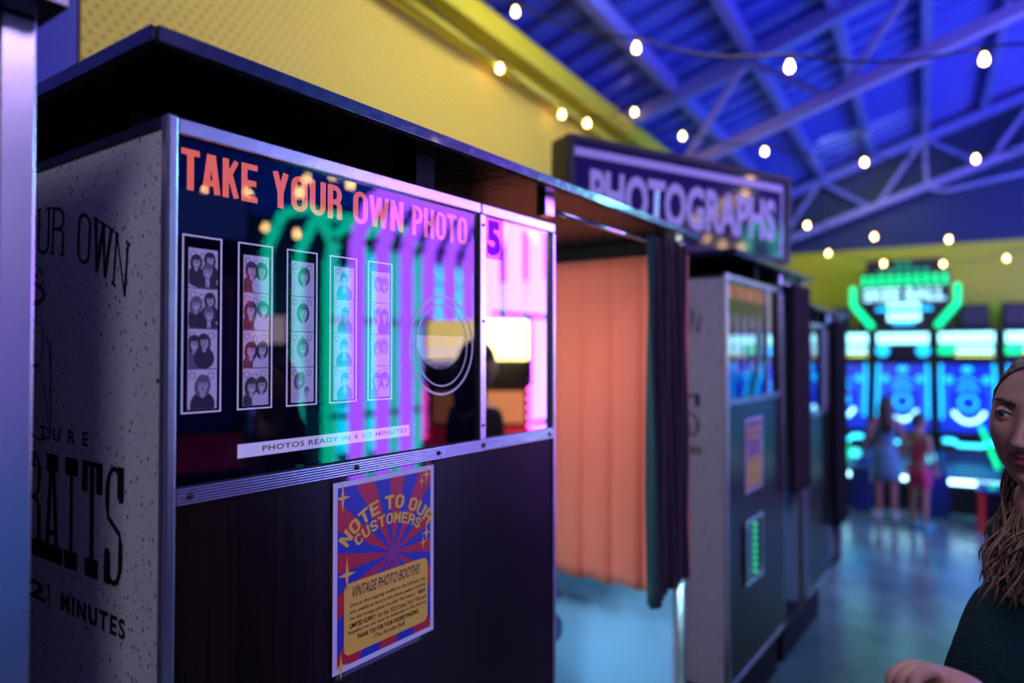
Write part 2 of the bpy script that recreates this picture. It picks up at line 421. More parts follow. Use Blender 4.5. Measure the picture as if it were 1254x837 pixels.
# roof trusses across the building
def truss(u, n, sgn=1):
    r = bpy.data.objects.new('roof_truss', None); C.objects.link(r); r['kind'] = 'structure'; r.rotation_euler = (0, 0, BA)
    D = .63
    def P(v, d): return Vector((v, u, roof_z(v) - .15 - d))
    def bar(p, q, w, h, name, m):
        g = MB(); p = Vector(p); q = Vector(q); t = (q - p); L = t.length; t.normalize()
        side = Vector((0, 1, 0)); upv = side.cross(t) * -1
        mx = Matrix((( t.x, side.x, upv.x, p.x), (t.y, side.y, upv.y, p.y), (t.z, side.z, upv.z, p.z), (0, 0, 0, 1)))
        g.box((0, -w / 2, -h / 2), (L, w / 2, h / 2), bevel=.004, mx=mx); g.build(name, m, r)
    bar(P(-W0 + .02, 0), P(RIDGE, 0), .10, .12, 'top_chord', MT['steelblue'])
    bar(P(-W0 + .02, D), P(RIDGE, D), .10, .09, 'bottom_chord', MT['steellav'])
    k = -1.21
    while k < RIDGE - .3:
        bar(P(k, 0), P(k - .55, D), .05, .05, 'web', MT['steellav']); bar(P(k, 0), P(k + .62, D), .05, .05, 'web', MT['steelblue']); k += 1.23
for u in (1.10, 5.78, 10.42): truss(u, 6)
# eave strut with its brackets, yellow, along the top of the yellow wall
f = MB(); f.box((-W0 + .005, 1.21, 3.46), (-W0 + .15, UF, 3.60), bevel=.01); f.box((-W0 + .005, 1.21, 3.60), (-W0 + .05, UF, 3.70)); struct(bobj(f, 'trim_20', MT['yellowflat']))
f = MB(); f.tube([(-W0 + .07, 1.21, 3.37), (-W0 + .07, UF - .1, 3.37)], .03, n=12); struct(bobj(f, 'trim_21', MT['yellowflat']))
# thin galvanised conduit under the far truss
f = MB(); f.tube([B(9.9, .02, 4.50), B(9.9, .04, 3.72), B(9.9, .12, 3.60), B(9.9, .25, 3.57), B(9.9, 1.6, 3.78)], .022, n=10)
struct(f.build('trim_22', MT['steellav']))

# ------------------------------------------------------------------ string lights
def bulb_mb(p, s=1.0):
    g = MB(); x, y, z = p
    g.lathe([(.001, -.052 * s), (.012 * s, -.051 * s), (.023 * s, -.043 * s), (.029 * s, -.028 * s), (.029 * s, -.016 * s), (.022 * s, .008 * s), (.014 * s, .026 * s), (.012 * s, .034 * s)], MT['bulb'], 14, Matrix.Translation(p))
    return g
def string_lights(label, pts, ends, s=.62, sag=.05):
    t = thing('string_lights', label, 'string lights', pts[0], 0, None)
    L0 = Vector(pts[0])
    for p in pts:
        b = bulb_mb(Vector(p) - L0, s).build('bulb', None, t)
        g = MB(); g.lathe([(.014 * s, .030 * s), (.016 * s, .034 * s), (.016 * s, .07 * s), (.006 * s, .078 * s)], MT['cable'], 12, Matrix.Translation(Vector(p) - L0)); g.build('socket', None, b)
    path = []
    ctrl = [Vector(ends[0])] + [Vector(p) + Vector((0, 0, .075 * s)) for p in pts] + [Vector(ends[1])]
    for i in range(len(ctrl) - 1):
        for k in range(6):
            q = ctrl[i].lerp(ctrl[i + 1], k / 6); q.z -= sag * math.sin(PI * k / 6); path.append(q - L0)
    path.append(ctrl[-1] - L0)
    g = MB(); g.tube(path, .006, n=6); g.build('cable', MT['cable'], t)
    return t
string_lights('string of warm bulbs strung across nearest the camera under the blue roof', [(-2.28, 3.24, 3.56), (-1.55, 3.28, 3.18), (-.76, 3.12, 2.84), (-.08, 3.6, 2.87), (.7, 3.9, 3.0)], [(-2.55, 3.0, 3.7), (1.6, 4.0, 3.5)])
string_lights('string of warm bulbs above and behind the purple lettered sign', [(-2.12, 5.33, 3.35), (-1.53, 5.51, 3.17), (-.87, 5.73, 3.03), (-.19, 5.97, 3.0), (.5, 6.1, 3.05)], [(-2.75, 5.2, 3.6), (1.6, 6.3, 3.6)])
string_lights('string of warm bulbs hanging in front of the dark gable', [(-1.69, 7.6, 2.93), (-1.1, 7.78, 2.78), (-.48, 7.98, 2.72), (.2, 8.2, 2.78)], [(-2.9, 7.5, 3.5), (1.8, 8.4, 3.5)])
string_lights('farthest string of warm bulbs in front of the yellow end wall', [(-1.82, 9.28, 2.85), (-1.24, 9.47, 2.70), (-.64, 9.66, 2.67), (-.03, 9.85, 2.71)], [(-2.9, 9.1, 3.4), (1.4, 10.0, 3.3)])
string_lights('string of warm bulbs along the top of the yellow wall', [tuple(B(3.58, -2.19, 3.33)), tuple(B(4.42, -2.19, 3.30)), tuple(B(4.85, -2.19, 3.36)), tuple(B(5.62, -2.10, 3.66))], [tuple(B(2.4, -2.12, 3.44)), tuple(B(7.0, -2.12, 3.7))])

# ------------------------------------------------------------------ photo booths
def lettered_side(parent):
    """the printed artwork of the side panel; panel local x runs from -0.80 (back) to 0 (front), z up"""
    fn = lambda x, z: (x, -.0007, z)
    g = MB(); cx, R0, zt = -.395, .60, 1.826
    word = 'TAKE YOUR OWN'; wd = .047
    # arc lettering: position along the arc
    seq = []; s = 0
    for ch in 'TAKE YOUR OWN':
        w = {' ': .026, 'W': .056}.get(ch, .041); seq.append((ch, s, w)); s += w + .0105
    tot = s - .0105 + .020
    for ch, s0, w in seq:
        if ch == ' ': continue
        mid = s0 + w / 2 - tot / 2; a = mid / R0 * 1.0
        bx = cx + R0 * math.sin(a); bz = zt - R0 + R0 * math.cos(a)
        def lf(x, y, a=a, bx=bx, bz=bz, w=w):
            lx = (x - .5) * w; lz = (y - 1) * .072
            return (bx + lx * math.cos(a) * 1.0 + lz * math.sin(a) * .25, -.0007, bz + lz - lx * math.sin(a))
        stroke_letter(g, ch, MT['ink'], lf, .15, .07, (.17, .055))
    g.build('arched_lettering', None, parent, recalc=False)
    g = MB(); put_text(g, 'MINIATURE', MT['ink'], fn, cx - .188, cx + .188, 1.470, 1.490, .02, 2.1); g.build('small_lettering', None, parent, recalc=False)
    g = MB(); n = 0; x = cx - .276; L = 'PORTRAITS'; adv = .0636
    for ch in L:
        w = .040 if ch == 'I' else .049
        def lf(px, py, x=x, w=w): return (x + (.0636 - w) / 2 + px * w, -.0007, 1.290 + py * .160)
        stroke_letter(g, ch, MT['ink'], lf, .24, .045, (.40 if ch != 'I' else .5, .16))
        x += adv
    g.build('slab_lettering', None, parent, recalc=False)
    g = MB(); put_text(g, 'IN  2', MT['ink'], fn, cx - .245, cx - .01 + .065, 1.225, 1.253, .03, 1.2)
    put_text(g, '1', MT['ink'], fn, cx + .064, cx + .070, 1.240, 1.255, .02); put_text(g, '2', MT['ink'], fn, cx + .062, cx + .073, 1.219, 1.234, .02)
    g.poly([fn(cx + .061, 1.2365), fn(cx + .074, 1.2365), fn(cx + .074, 1.238), fn(cx + .061, 1.238)], MT['ink'])
    put_text(g, 'MINUTES', MT['ink'], fn, cx + .108, cx + .298, 1.225, 1.252, .035, 1.25)
    g.build('minutes_lettering', None, parent, recalc=False)
    # thin line drawing of a lady with a hat and long dress
    g = MB(); lx = cx - .0
    def ln(pts, w=.0022):
        for (x0, z0), (x1, z1) in zip(pts, pts[1:]):
            d = Vector((x1 - x0, z1 - z0)); 
            if d.length == 0: continue
            d.normalize(); nx, nz = -d.y * w / 2, d.x * w / 2
            g.poly([(lx + x0 + nx, -.0007, 1.52 + z0 + nz), (lx + x1 + nx, -.0007, 1.52 + z1 + nz), (lx + x1 - nx, -.0007, 1.52 + z1 - nz), (lx + x0 - nx, -.0007, 1.52 + z0 - nz)], MT['redink'])
    ln([(-.035, .165), (-.025, .18), (0, .19), (.03, .182), (.04, .168), (.02, .160), (-.02, .160), (-.035, .165)], .008)
    ln([(-.015, .162), (-.012, .14), (0, .132), (.012, .14), (.015, .162)])
    ln([(0, .19), (-.01, .21), (.01, .2), (.02, .215), (.03, .2)], .004)
    ln([(-.008, .132), (-.03, .122), (-.034, .09), (-.02, .06), (-.04, .03), (-.055, 0), (-.06, -.045)])
    ln([(.008, .132), (.03, .122), (.036, .09), (.02, .06), (.04, .03), (.052, 0), (.062, -.045)])
    ln([(-.06, -.045), (-.03, -.052), (0, -.046), (.03, -.052), (.062, -.045)], .004)
    ln([(-.03, .12), (-.05, .085), (-.03, .062)]); ln([(.03, .12), (.056, .095), (.062, .06)]); ln([(.062, .10), (.066, -.04)], .003)
    for k in range(5): ln([(-.012 + .006 * k, .06), (-.045 + .022 * k, -.04)], .0014)
    ln([(-.02, .062), (.02, .062)], .006)
    g.build('lady_drawing', None, parent, recalc=False)

def make_booth(label, y0, L, glass, mull, ztop=1.898, lettered=True, panel_to=None, glassy=True):
    t = thing('photo_booth', label, 'photo booth', (FX, y0, 0), 0)
    zb = .37; D = .80; dz = ztop - 1.898; g0 = glass
    def part(name, fn, m, parent=t):
        g = MB(); fn(g); return g.build(name, m, parent)
    sp = part('side_panel', lambda g: g.box((-D, 0, zb), (-.012, .018, ztop - .013), bevel=.001), MT['speck'])
    if lettered: lettered_side(sp)
    part('back_panel', lambda g: g.box((-D, .018, zb), (-D + .015, L - .03, ztop + .05)), MT['intdark'])
    part('front_panel', lambda g: g.box((-.018, .011, zb + .014), (0, g0 - .012, 1.41 + dz)), MT['wood'])
    part('partition', lambda g: g.box((-D + .015, g0 - .012, zb), (-.012, g0 - .002, ztop - .013)), MT['intdark'])
    part('top_board', lambda g: g.box((-D, -.004, ztop - .013), (-.012, g0, ztop - .0005), bevel=.001), MT['black'])
    part('plinth', lambda g: g.box((-D + .02, .02, 0), (-.13, L - .02, zb - .012)), MT['blackmat'])
    part('floor_pan', lambda g: g.box((-D, .0, zb - .012), (-.002, L, zb)), MT['black'])
    part('end_panel', lambda g: g.box((-D, L - .03, zb), (-.022, L - .012, ztop + .05)), MT['speck'])
    part('interior_lining', lambda g: g.box((-D + .015, L - .036, zb), (-.03, L - .0305, ztop + .02)), MT['blueint'])
    bd = part('display_board', lambda g: g.box((-.03, .012, 1.432 + dz), (-.0105, mull, 1.878 + dz)), MT['navy'])
    part('glass_pane', lambda g: g.box((-.0068, .010, 1.430 + dz), (-.0055, mull + .001, 1.880 + dz)), MT['pane'])
    mr = part('mirror', lambda g: g.box((-.014, mull + .018, 1.430 + dz), (-.0055, g0 - .010, 1.880 + dz)), MT['mirror'])
    part('top_trim', lambda g: (g.box((-.012, .010, 1.877 + dz), (.003, mull + .002, ztop), bevel=.002), g.box((-.012, mull + .006, 1.877 + dz), (.003, g0, ztop), bevel=.002)), MT['alu'])
    part('corner_trim', lambda g: (g.box((-.014, -.004, zb), (.004, .0105, ztop + .002), bevel=.003)), MT['alu'])
    mu = part('mullion', lambda g: g.box((-.010, mull, 1.4325 + dz), (.003, mull + .019, 1.8765 + dz), bevel=.0015), MT['alu'])
    part('door_trim', lambda g: g.box((-.014, g0 - .012, zb), (.004, g0, 1.8765 + dz), bevel=.002), MT['alu'])
    def ribs(g):
        n = 6; h = .022
        g.box((-.012, .0105, 1.41 + dz), (.002, g0 - .0125, 1.432 + dz), MT['groove'])
        for k in range(n):
            z = 1.41 + dz + h * (k + .5) / n
            g.box((.002, .0105, z - h / n * .32), (.0045, g0 - .0125, z + h / n * .32), MT['alu'], bevel=.0006)
    rb = part('ribbed_trim', ribs, None)
    for yy in ([.028, .305, .50, mull + .008, g0 - .028] if glassy else [.03, mull + .008, g0 - .03]):
        part('bolt', lambda g: g.lathe([(.0001, .0075), (.004, .007), (.0045, .004), (.0045, .003)], None, 12, Matrix.Translation((0, yy, 1.4205 + dz)) @ Matrix.Rotation(PI / 2, 4, 'Y')), MT['blackmetal'], rb)
    for zz in (1.46, 1.665, 1.855):
        part('bolt', lambda g: g.lathe([(.0001, .0055), (.003, .005), (.0032, .003)], None, 10, Matrix.Translation((0, mull + .0095, zz + dz)) @ Matrix.Rotation(PI / 2, 4, 'Y')), MT['blackmetal'], mu)
    part('base_trim', lambda g: g.box((-.014, .0105, zb), (.004, g0 - .0125, zb + .014), bevel=.002), MT['alu'])
    part('end_post', lambda g: g.box((-.022, L - .022, zb), (.002, L, ztop + .06), bevel=.003), MT['alu'])
    part('roof', lambda g: g.box((-D - .02, -.046, ztop + .0615), (.05, L + .012, ztop + .084), bevel=.006, seg=3), MT['roof'])
    part('roof_edging', lambda g: (g.box((.0495, -.042, ztop + .064), (.0525, L + .010, ztop + .083), bevel=.001), g.box((-D - .018, -.0485, ztop + .064), (.049, -.0458, ztop + .083), bevel=.001)), MT['fascia'])
    for (xx, yy) in ((-.03, .455 * g0 / .902), (-.22, .05), (-.62, .05), (-.62, .45)):
        part('roof_post', lambda g: (g.box((xx - .035, yy, ztop - .0005), (xx + .02, yy + .048, ztop + .034)), g.box((xx - .035, yy, ztop + .034), (xx + .02, yy + .048, ztop + .0615), MT['blackmat'])) and None, MT['alu'])
    part('roof_hanger', lambda g: g.box((-.014, g0 - .055, ztop + .012), (.010, g0 - .012, ztop + .0615), bevel=.004), MT['chrome'])
    part('curtain_rod', lambda g: g.tube([(-.002, g0 - .02, ztop + .030), (-.012, L - .02, ztop + .030)], .006, n=10), MT['chrome'])
    part('curtain_rail', lambda g: g.box((-D + .016, L - .075, ztop + .016), (-.07, L - .04, ztop + .060)), MT['blackmat'])
    return t, bd, mr, sp

b1, board1, mirror1, side1 = make_booth('nearest photo booth with five framed photo strips behind its lit glass', .46, 1.69, .902, .624)
FRONT = lambda x: (lambda y, z: (x, y - .46, z))
# lettering on the display board of the nearest booth
g = MB(); pos = {}
def word(g, w, ys, wd, z0, z1, gap, m, tx=.34, ty=.15, x=-.0100):
    y = ys
    for ch in w:
        cw = wd * (.94 if ch in 'TKEYRPH' else 1.0) * (1.35 if ch == 'W' else 1)
        stroke_letter(g, ch, m, lambda px, py, y=y, cw=cw: (x, y + px * cw - .46, z0 + py * (z1 - z0)), tx * (wd / cw) if ch != 'W' else tx * .66, ty)
        y += cw + gap
    return y
word(g, 'TAKE', .481, .0268, 1.8115, 1.8645, .0030, MT['orange'])
word(g, 'YOUR', .6165, .0300, 1.8115, 1.8645, .0040, MT['orange'])
word(g, 'OWN', .768, .0318, 1.8115, 1.8645, .0042, MT['orange'])
word(g, 'PHOTO', .905, .0287, 1.8115, 1.8645, .0038, MT['orange'])
g.build('orange_lettering', None, board1, recalc=False)
g = MB(); g.box((-.0104, .564 - .46, 1.4575), (-.0100, .899 - .46, 1.4765), MT['bwhite'])
put_text(g, 'PHOTOS READY IN 4 1/2 MINUTES', MT['ink'], FRONT(-.0097), .603, .893, 1.4635, 1.4712, .008, 1.1)
g.build('ready_label', None, board1)
g = MB(); put_text(g, 'photos', mat('dull violet print', (.0035, .003, .014), .6, spec=0), FRONT(-.0101), .487, .585, 1.448, 1.476, .03)
put_text(g, 'minutes', mat('dull violet lettering', (.0035, .003, .014), .6, spec=0), FRONT(-.0101), .905, 1.055, 1.466, 1.480, .03); g.build('old_lettering', None, board1, recalc=False)
# oval price transfer on the glass
g = MB(); oc = (.981 - .46, 1.616)
def oval(rx, rz, w, x):
    n = 56
    for k in range(n):
        a, b = 2 * PI * k / n, 2 * PI * (k + 1) / n
        g.poly([(x, oc[0] + rx * math.cos(a), oc[1] + rz * math.sin(a)), (x, oc[0] + rx * math.cos(b), oc[1] + rz * math.sin(b)),
                (x, oc[0] + (rx - w) * math.cos(b), oc[1] + (rz - w) * math.sin(b)), (x, oc[0] + (rx - w) * math.cos(a), oc[1] + (rz - w) * math.sin(a))], MT['grey1'])
oval(.090, .092, .0040, -.0051); oval(.072, .076, .0026, -.0051)
gp = []
for k in range(33):
    a = PI * k / 32 + PI
    gp.append((-.0100, oc[0] + .066 * math.cos(a), oc[1] + .062 * math.sin(a) + .018))
g.poly(gp, MT['grey2'])
put_text(g, '$5.00', MT['yellowgold'], FRONT(-.0096), .935, 1.03, 1.612, 1.634, .03)
put_text(g, 'Accepts 1 dollar bills', MT['ink'], FRONT(-.0096), .925, 1.040, 1.586, 1.595, .01)
put_text(g, 'and 5 dollar bills', MT['ink'], FRONT(-.0096), .935, 1.030, 1.572, 1.581, .01)
g.build('price_transfer', None, board1, recalc=False)
# number sticker on the mirror
g = MB(); g.box((-.0052, .004 + .641, 1.793), (-.0048, .070 + .641, 1.877), MT['sticker'])
put_text(g, '5', MT['stickerink'], FRONT(-.0045), 1.116, 1.160, 1.800, 1.871, .05)
g.build('number_sticker', None, mirror1)

# --- the five strips of little portraits behind the glass
def strip(y0, label, people):
    t = thing('photo_strip', label, 'photo strip', (FX - .0099, y0, 1.5235), 0, 'photo strips behind the glass')
    w, h = .0552, .2305
    g = MB(); bw = .0019
    for a, b in (((0, 0), (w, bw)), ((0, h - bw), (w, h)), ((0, bw), (bw, h - bw)), ((w - bw, bw), (w, h - bw))):
        g.box((0, a[0], a[1]), (.0008, b[0], b[1]))
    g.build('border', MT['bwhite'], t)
    pw, ph = .0405, .0525
    for k in range(4):
        zz = h - .0155 - (k + 1) * ph; yy = .0085
        g = MB()
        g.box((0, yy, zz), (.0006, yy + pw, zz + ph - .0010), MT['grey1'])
        lv = [.0007]
        def el(cy, cz, ry, rz, m, n=20, rot=0):
            pts = []
            for i in range(n):
                a = 2 * PI * i / n; py, pz = ry * math.cos(a), rz * math.sin(a)
                qy = cy + py * math.cos(rot) - pz * math.sin(rot); qz = cz + py * math.sin(rot) + pz * math.cos(rot)
                pts.append((lv[0], yy + max(0.0003, min(pw - .0003, qy)), zz + max(0.0003, min(ph - .0013, qz))))
            g.poly(pts, m); lv[0] += .00004
        # patterned backdrop curls
        for q in range(3): el(.006 + .013 * q, ph - .009 - .003 * (q % 2), .0046, .0046, MT['grey3']); el(.006 + .013 * q, ph - .009 - .003 * (q % 2), .0036, .0036, MT['grey1'])
        rnd = random.Random(int(y0 * 1000) + k)
        for (cy, cz, sc, hair, long_, shirt) in people[k]:
            dy, dzz = rnd.uniform(-.0012, .0012), rnd.uniform(-.001, .001); cy += dy; cz += dzz; tilt = rnd.uniform(-.25, .25)
            sh = MT[shirt]; hm = MT[hair]
            el(cy, cz - .0225 * sc, .0150 * sc, .0155 * sc, sh)
            if long_: el(cy, cz - .001 * sc, .0098 * sc, .0132 * sc, hm, rot=tilt)
            el(cy, cz + .002 * sc, .0076 * sc, .0100 * sc, hm, rot=tilt)
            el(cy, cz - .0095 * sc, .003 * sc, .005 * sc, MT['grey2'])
            el(cy + .0004, cz - .0012 * sc, .0058 * sc, .0080 * sc, MT['grey2'], rot=tilt)
            el(cy, cz + .0058 * sc, .0060 * sc, .0028 * sc, hm, rot=tilt)
            for sy in (-1, 1): el(cy + sy * .0023 * sc, cz + .0006 * sc, .0010 * sc, .0006 * sc, MT['grey4'], 8); el(cy + sy * .0023 * sc, cz + .0021 * sc, .0014 * sc, .00035 * sc, MT['grey4'], 8)
            el(cy + .0003, cz - .0014 * sc, .0007 * sc, .0011 * sc, MT['grey3'], 8)
            if rnd.random() < .6: el(cy, cz - .0047 * sc, .0022 * sc, .0012 * sc, MT['white'], 10)
            else: el(cy, cz - .0046 * sc, .0018 * sc, .0008 * sc, MT['grey4'], 10)
            if shirt == 'grey4' and not long_: el(cy, cz - .0165 * sc, .0028 * sc, .0055 * sc, MT['white'], 8); el(cy, cz - .0185 * sc, .0009 * sc, .0055 * sc, MT['grey4'], 8)
        g.build('photo', None, t, recalc=False)
    return t
A3 = [(.010, .033, .85, 'grey4', True, 'grey4'), (.030, .037, .85, 'grey4', True, 'grey4'), (.026, .022, 1.0, 'grey3', False, 'grey4')]
strip(.4832, 'leftmost photo strip, three friends squeezed together above one curly-haired woman',
      [A3, [(.010, .031, .9, 'grey3', True, 'grey4'), (.030, .038, .85, 'grey4', True, 'grey4'), (.027, .019, .95, 'grey3', False, 'grey4')], [(.009, .032, .95, 'grey4', True, 'grey3'), (.022, .034, .95, 'grey4', True, 'grey4')], [(.021, .031, 1.15, 'grey3', True, 'grey4')]])
A2 = [(.012, .030, 1.05, 'grey4', False, 'grey3'), (.028, .031, 1.0, 'grey4', True, 'grey1')]
strip(.5625, 'second photo strip from the left, a short-haired and a curly-haired friend cheek to cheek',
      [[(.012, .030, 1.05, 'grey4', True, 'grey4'), (.029, .032, 1.0, 'grey4', True, 'white')], [(.011, .027, 1.05, 'grey4', True, 'grey4'), (.030, .029, 1.0, 'grey4', True, 'white')], [(.011, .025, 1.05, 'grey4', True, 'grey4'), (.029, .026, 1.0, 'grey4', True, 'white')], [(.012, .026, 1.1, 'grey4', True, 'grey4'), (.029, .028, 1.0, 'grey4', True, 'white')]])
strip(.6418, 'middle photo strip, one woman with big hair and a white blouse in every photo',
      [[(.022, .031, 1.12, 'grey4', True, 'white')], [(.020, .029, 1.15, 'grey4', True, 'white')], [(.020, .029, 1.1, 'grey3', True, 'white')], [(.014, .033, 1.0, 'grey3', True, 'white'), (.026, .016, .6, 'grey3', False, 'white')]])
strip(.7211, 'fourth photo strip from the left, one man in a dark suit and tie',
      [[(.021, .031, 1.05, 'grey4', False, 'grey4')], [(.022, .029, 1.05, 'grey4', False, 'grey3')], [(.020, .031, 1.05, 'grey4', False, 'grey4')], [(.021, .031, 1.05, 'grey4', False, 'grey4')]])
strip(.8004, 'rightmost photo strip beside the oval price transfer, two laughing women in its lowest photo',
      [[(.014, .031, 1.0, 'grey3', True, 'grey1'), (.028, .031, 1.0, 'grey3', True, 'grey1')], [(.014, .031, 1.0, 'grey3', True, 'grey1'), (.028, .030, 1.0, 'grey4', True, 'grey4')], [(.013, .029, 1.0, 'grey3', True, 'white'), (.028, .031, 1.0, 'grey3', True, 'grey1')], [(.013, .028, 1.1, 'grey4', True, 'grey4'), (.028, .029, 1.1, 'grey4', True, 'white')]])

# --- poster on the wood panel
def poster(y0, z0, y1, z1, label, x=FX, detail=True):
    t = thing('customer_notice', label, 'poster', (x, y0, z0), 0)
    w, h = y1 - y0, z1 - z0
    def fn(xx): return lambda y, z: (xx, y, z)
    g = MB(); g.box((.0012, -.006, -.008), (.0018, w + .007, h + .007), bevel=0); g.build('laminate_sleeve', MT['laminate'], t)
    g = MB(); g.box((.0020, 0, 0), (.0026, w, h)); g.build('paper', MT['white'], t)
    m_ = .0085
    g = MB(); X = .0029; cy, cz = w * .56, h * .545
    n = 24; x0, x1, zz0, zz1 = m_, w - m_, m_, h - m_
    def hit(a):
        d = Vector((math.cos(a), math.sin(a))); ts = []
        if abs(d.x) > 1e-6: ts.append(((x1 if d.x > 0 else x0) - cy) / d.x)
        if abs(d.y) > 1e-6: ts.append(((zz1 if d.y > 0 else zz0) - cz) / d.y)
        s = min(q for q in ts if q > 0); return (cy + d.x * s, cz + d.y * s)
    for k in range(n):
        a, b = 2 * PI * k / n + .06, 2 * PI * (k + 1) / n + .06; p, q = hit(a), hit(b); mid = []
        if abs(p[0] - q[0]) > 1e-6 and abs(p[1] - q[1]) > 1e-6:
            mid = [(q[0] if abs(q[0] - x0) < 1e-6 or abs(q[0] - x1) < 1e-6 else p[0], p[1] if abs(p[1] - zz0) < 1e-6 or abs(p[1] - zz1) < 1e-6 else q[1])]
        g.poly([(X, cy, cz), (X, *p)] + [(X, *r) for r in mid] + [(X, *q)], MT['posterred'] if k % 2 else MT['posterblue'])
    def star(sy, sz, s):
        pts = []
        for i in range(8):
            a = PI / 4 * i; rr = s * (.24 if i % 2 else (1.5 if i in (2, 6) else 1)); pts.append((X + .0003, sy + rr * math.cos(a), sz + rr * math.sin(a)))
        g.poly(pts, MT['yellowgold'])
    for sy, sz, s in ((.08, .915, .016), (.915, .95, .012), (.86, .915, .008), (.915, .60, .012), (.88, .55, .009), (.12, .505, .018), (.07, .035, .014)): star(sy * w, sz * h, s * w / .22)
    g.build('sunburst_print', None, t, recalc=False)
    # text box with rounded corners
    g = MB(); bx0, bx1, bz0, bz1 = w * .095, w * .93, h * .075, h * .455; r = .012; pts = []
    for (cx_, cz_, a0) in ((bx1 - r, bz1 - r, 0), (bx0 + r, bz1 - r, 90), (bx0 + r, bz0 + r, 180), (bx1 - r, bz0 + r, 270)):
        for i in range(7): a = R(a0 + 15 * i); pts.append((X + .0003, cx_ + r * math.cos(a), cz_ + r * math.sin(a)))
    g.poly(pts, MT['yellowgold']); g.build('text_box', None, t, recalc=False)
    g = MB()
    if detail:
        F = fn(X + .0006)
        def aw(c, Rr, zt):
            def f_(x, y):
                a = (x - c) / Rr; rr = Rr + (y - zt); return (c + rr * math.sin(a), zt - Rr + rr * math.cos(a))
            return f_
        def arched(txt, x0, x1, z0, z1, wf):
            n = sum(.45 if c == ' ' else 1 for c in txt); adv = (x1 - x0) / n; x = x0
            for c in txt:
                if c == ' ': x += adv * .45; continue
                stroke_letter(g, c, MT['yellowgold'], lambda px, py, x=x: F(*wf(x + adv * .06 + px * adv * .88, z0 + py * (z1 - z0))), .30, .20); x += adv
        arched('NOTE TO OUR', w * .05, w * .99, h * .795, h * .875, aw(w * .52, w * .52, h * .80))
        arched('CUSTOMERS', w * .19, w * .85, h * .712, h * .775, aw(w * .52, w * .52, h * .715))
        put_text(g, 'VINTAGE PHOTO BOOTHS', MT['posterink'], F, w * .155, w * .83, h * .372, h * .432, .012, 1.0, shear=.18)
        lines = [('Due to the ongoing conflict in the Ukraine, we', .15, .90, 0), ('are unable to source the photo paper needed', .15, .90, 0), ('for the vintage photo booths! We have a', .15, .79, 0), ('LIMITED SUPPLY', .145, .385, 1),
                 ('hopeful we can source materials in the future.', .135, .91, 0), ('THANK YOU FOR YOUR UNDERSTANDING.', .21, .83, 1), ('-The Arcade Staff', .36, .68, 0)]
        zz = .345
        for i, (s, a, b, bold) in enumerate(lines):
            put_text(g, s, MT['ink'] if bold else MT['posterink'], F, w * a, w * b, h * (zz - .026), h * zz, .025 if bold else .012, .98)
            if i == 2: put_text(g, 'VERY', MT['ink'], F, w * .815, w * .905, h * (zz - .024), h * zz, .025)
            if i == 3: put_text(g, 'for the 2023 State Fair! We are', MT['posterink'], F, w * .405, w * .91, h * (zz - .026), h * zz, .012)
            zz -= .0355
    else:
        F = fn(X + .0006); put_text(g, 'NOTE TO OUR', MT['yellowgold'], F, w * .15, w * .87, h * .79, h * .87, .04); put_text(g, 'CUSTOMERS', MT['yellowgold'], F, w * .22, w * .80, h * .70, h * .76, .04)
        put_text(g, 'VINTAGE PHOTO BOOTHS', MT['posterink'], F, w * .15, w * .85, h * .38, h * .43, .03)
        for k in range(6): put_text(g, ['Due to the ongoing conflict in the Ukraine, we', 'are unable to source the photo paper needed', 'for the vintage photo booths! We have a VERY', 'LIMITED SUPPLY for the 2023 State Fair! We are', 'hopeful we can source materials in the future.', 'THANK YOU FOR YOUR UNDERSTANDING.'][k], MT['posterink'], F, w * .15, w * .9, h * (.325 - .04 * k), h * (.35 - .04 * k), .012)
    g.build('lettering', None, t, recalc=False)
    return t
poster(.7195, 1.1075, .9485, 1.4015, 'red and blue notice to customers in a clear sleeve on the nearest booth')

# --- curtains
def curtain(name, label, loc, path_fn, n, z0, z1, m, hem=None, nz=26, th=.003, mats=None, group=None, cat='curtain'):
    g = MB(); rows = []
    for j in range(nz + 1):
        tz = j / nz
        row = []
        for i in range(n + 1):
            s = i / n; x, y = path_fn(s, 1 - tz)
            zb_ = z0 + (hem(s) if hem else 0)
            row.append(g.bm.verts.new((x, y, z1 + (zb_ - z1) * tz)))
        rows.append(row)
    for j in range(nz):
        for i in range(n):
            f_ = g.bm.faces.new((rows[j][i], rows[j][i + 1], rows[j + 1][i + 1], rows[j + 1][i])); f_.smooth = True
            if mats: f_.material_index = mats((i + .5) / n)
    o = g.build(name, m if not isinstance(m, list) else m[0], None, loc)
    if isinstance(m, list):
        for q in m[1:]: o.data.materials.append(q)
    sm = o.modifiers.new('s', 'SOLIDIFY'); sm.thickness = th; sm.offset = 0
    return tag(o, label, cat, group)
# orange pleated backdrop curtain at the far end of the nearest booth's seat
PLE = [.0, .20, .43, .70, 1.0]
def orange_path(s, t):
    x = -.74 + s * .70
    ph = s * 6.6
    fr = ph - math.floor(ph)
    # box pleats that are stitched flat at the top and open towards the hem
    amp = .006 + .020 * (1 - t)
    y = amp * (1 - (2 * fr - 1) ** 4) - .012 + .004 * math.sin(3.1 * s + 2.4 * t)
    return (x, -y)
cu = curtain('pleated_curtain', 'orange pleated cloth curtain hanging inside the nearest photo booth', (FX, 2.150 - .105, 0), orange_path, 176, .862, 1.912, MT['curtain_o'], hem=lambda s: .006 * math.sin(s * 40))
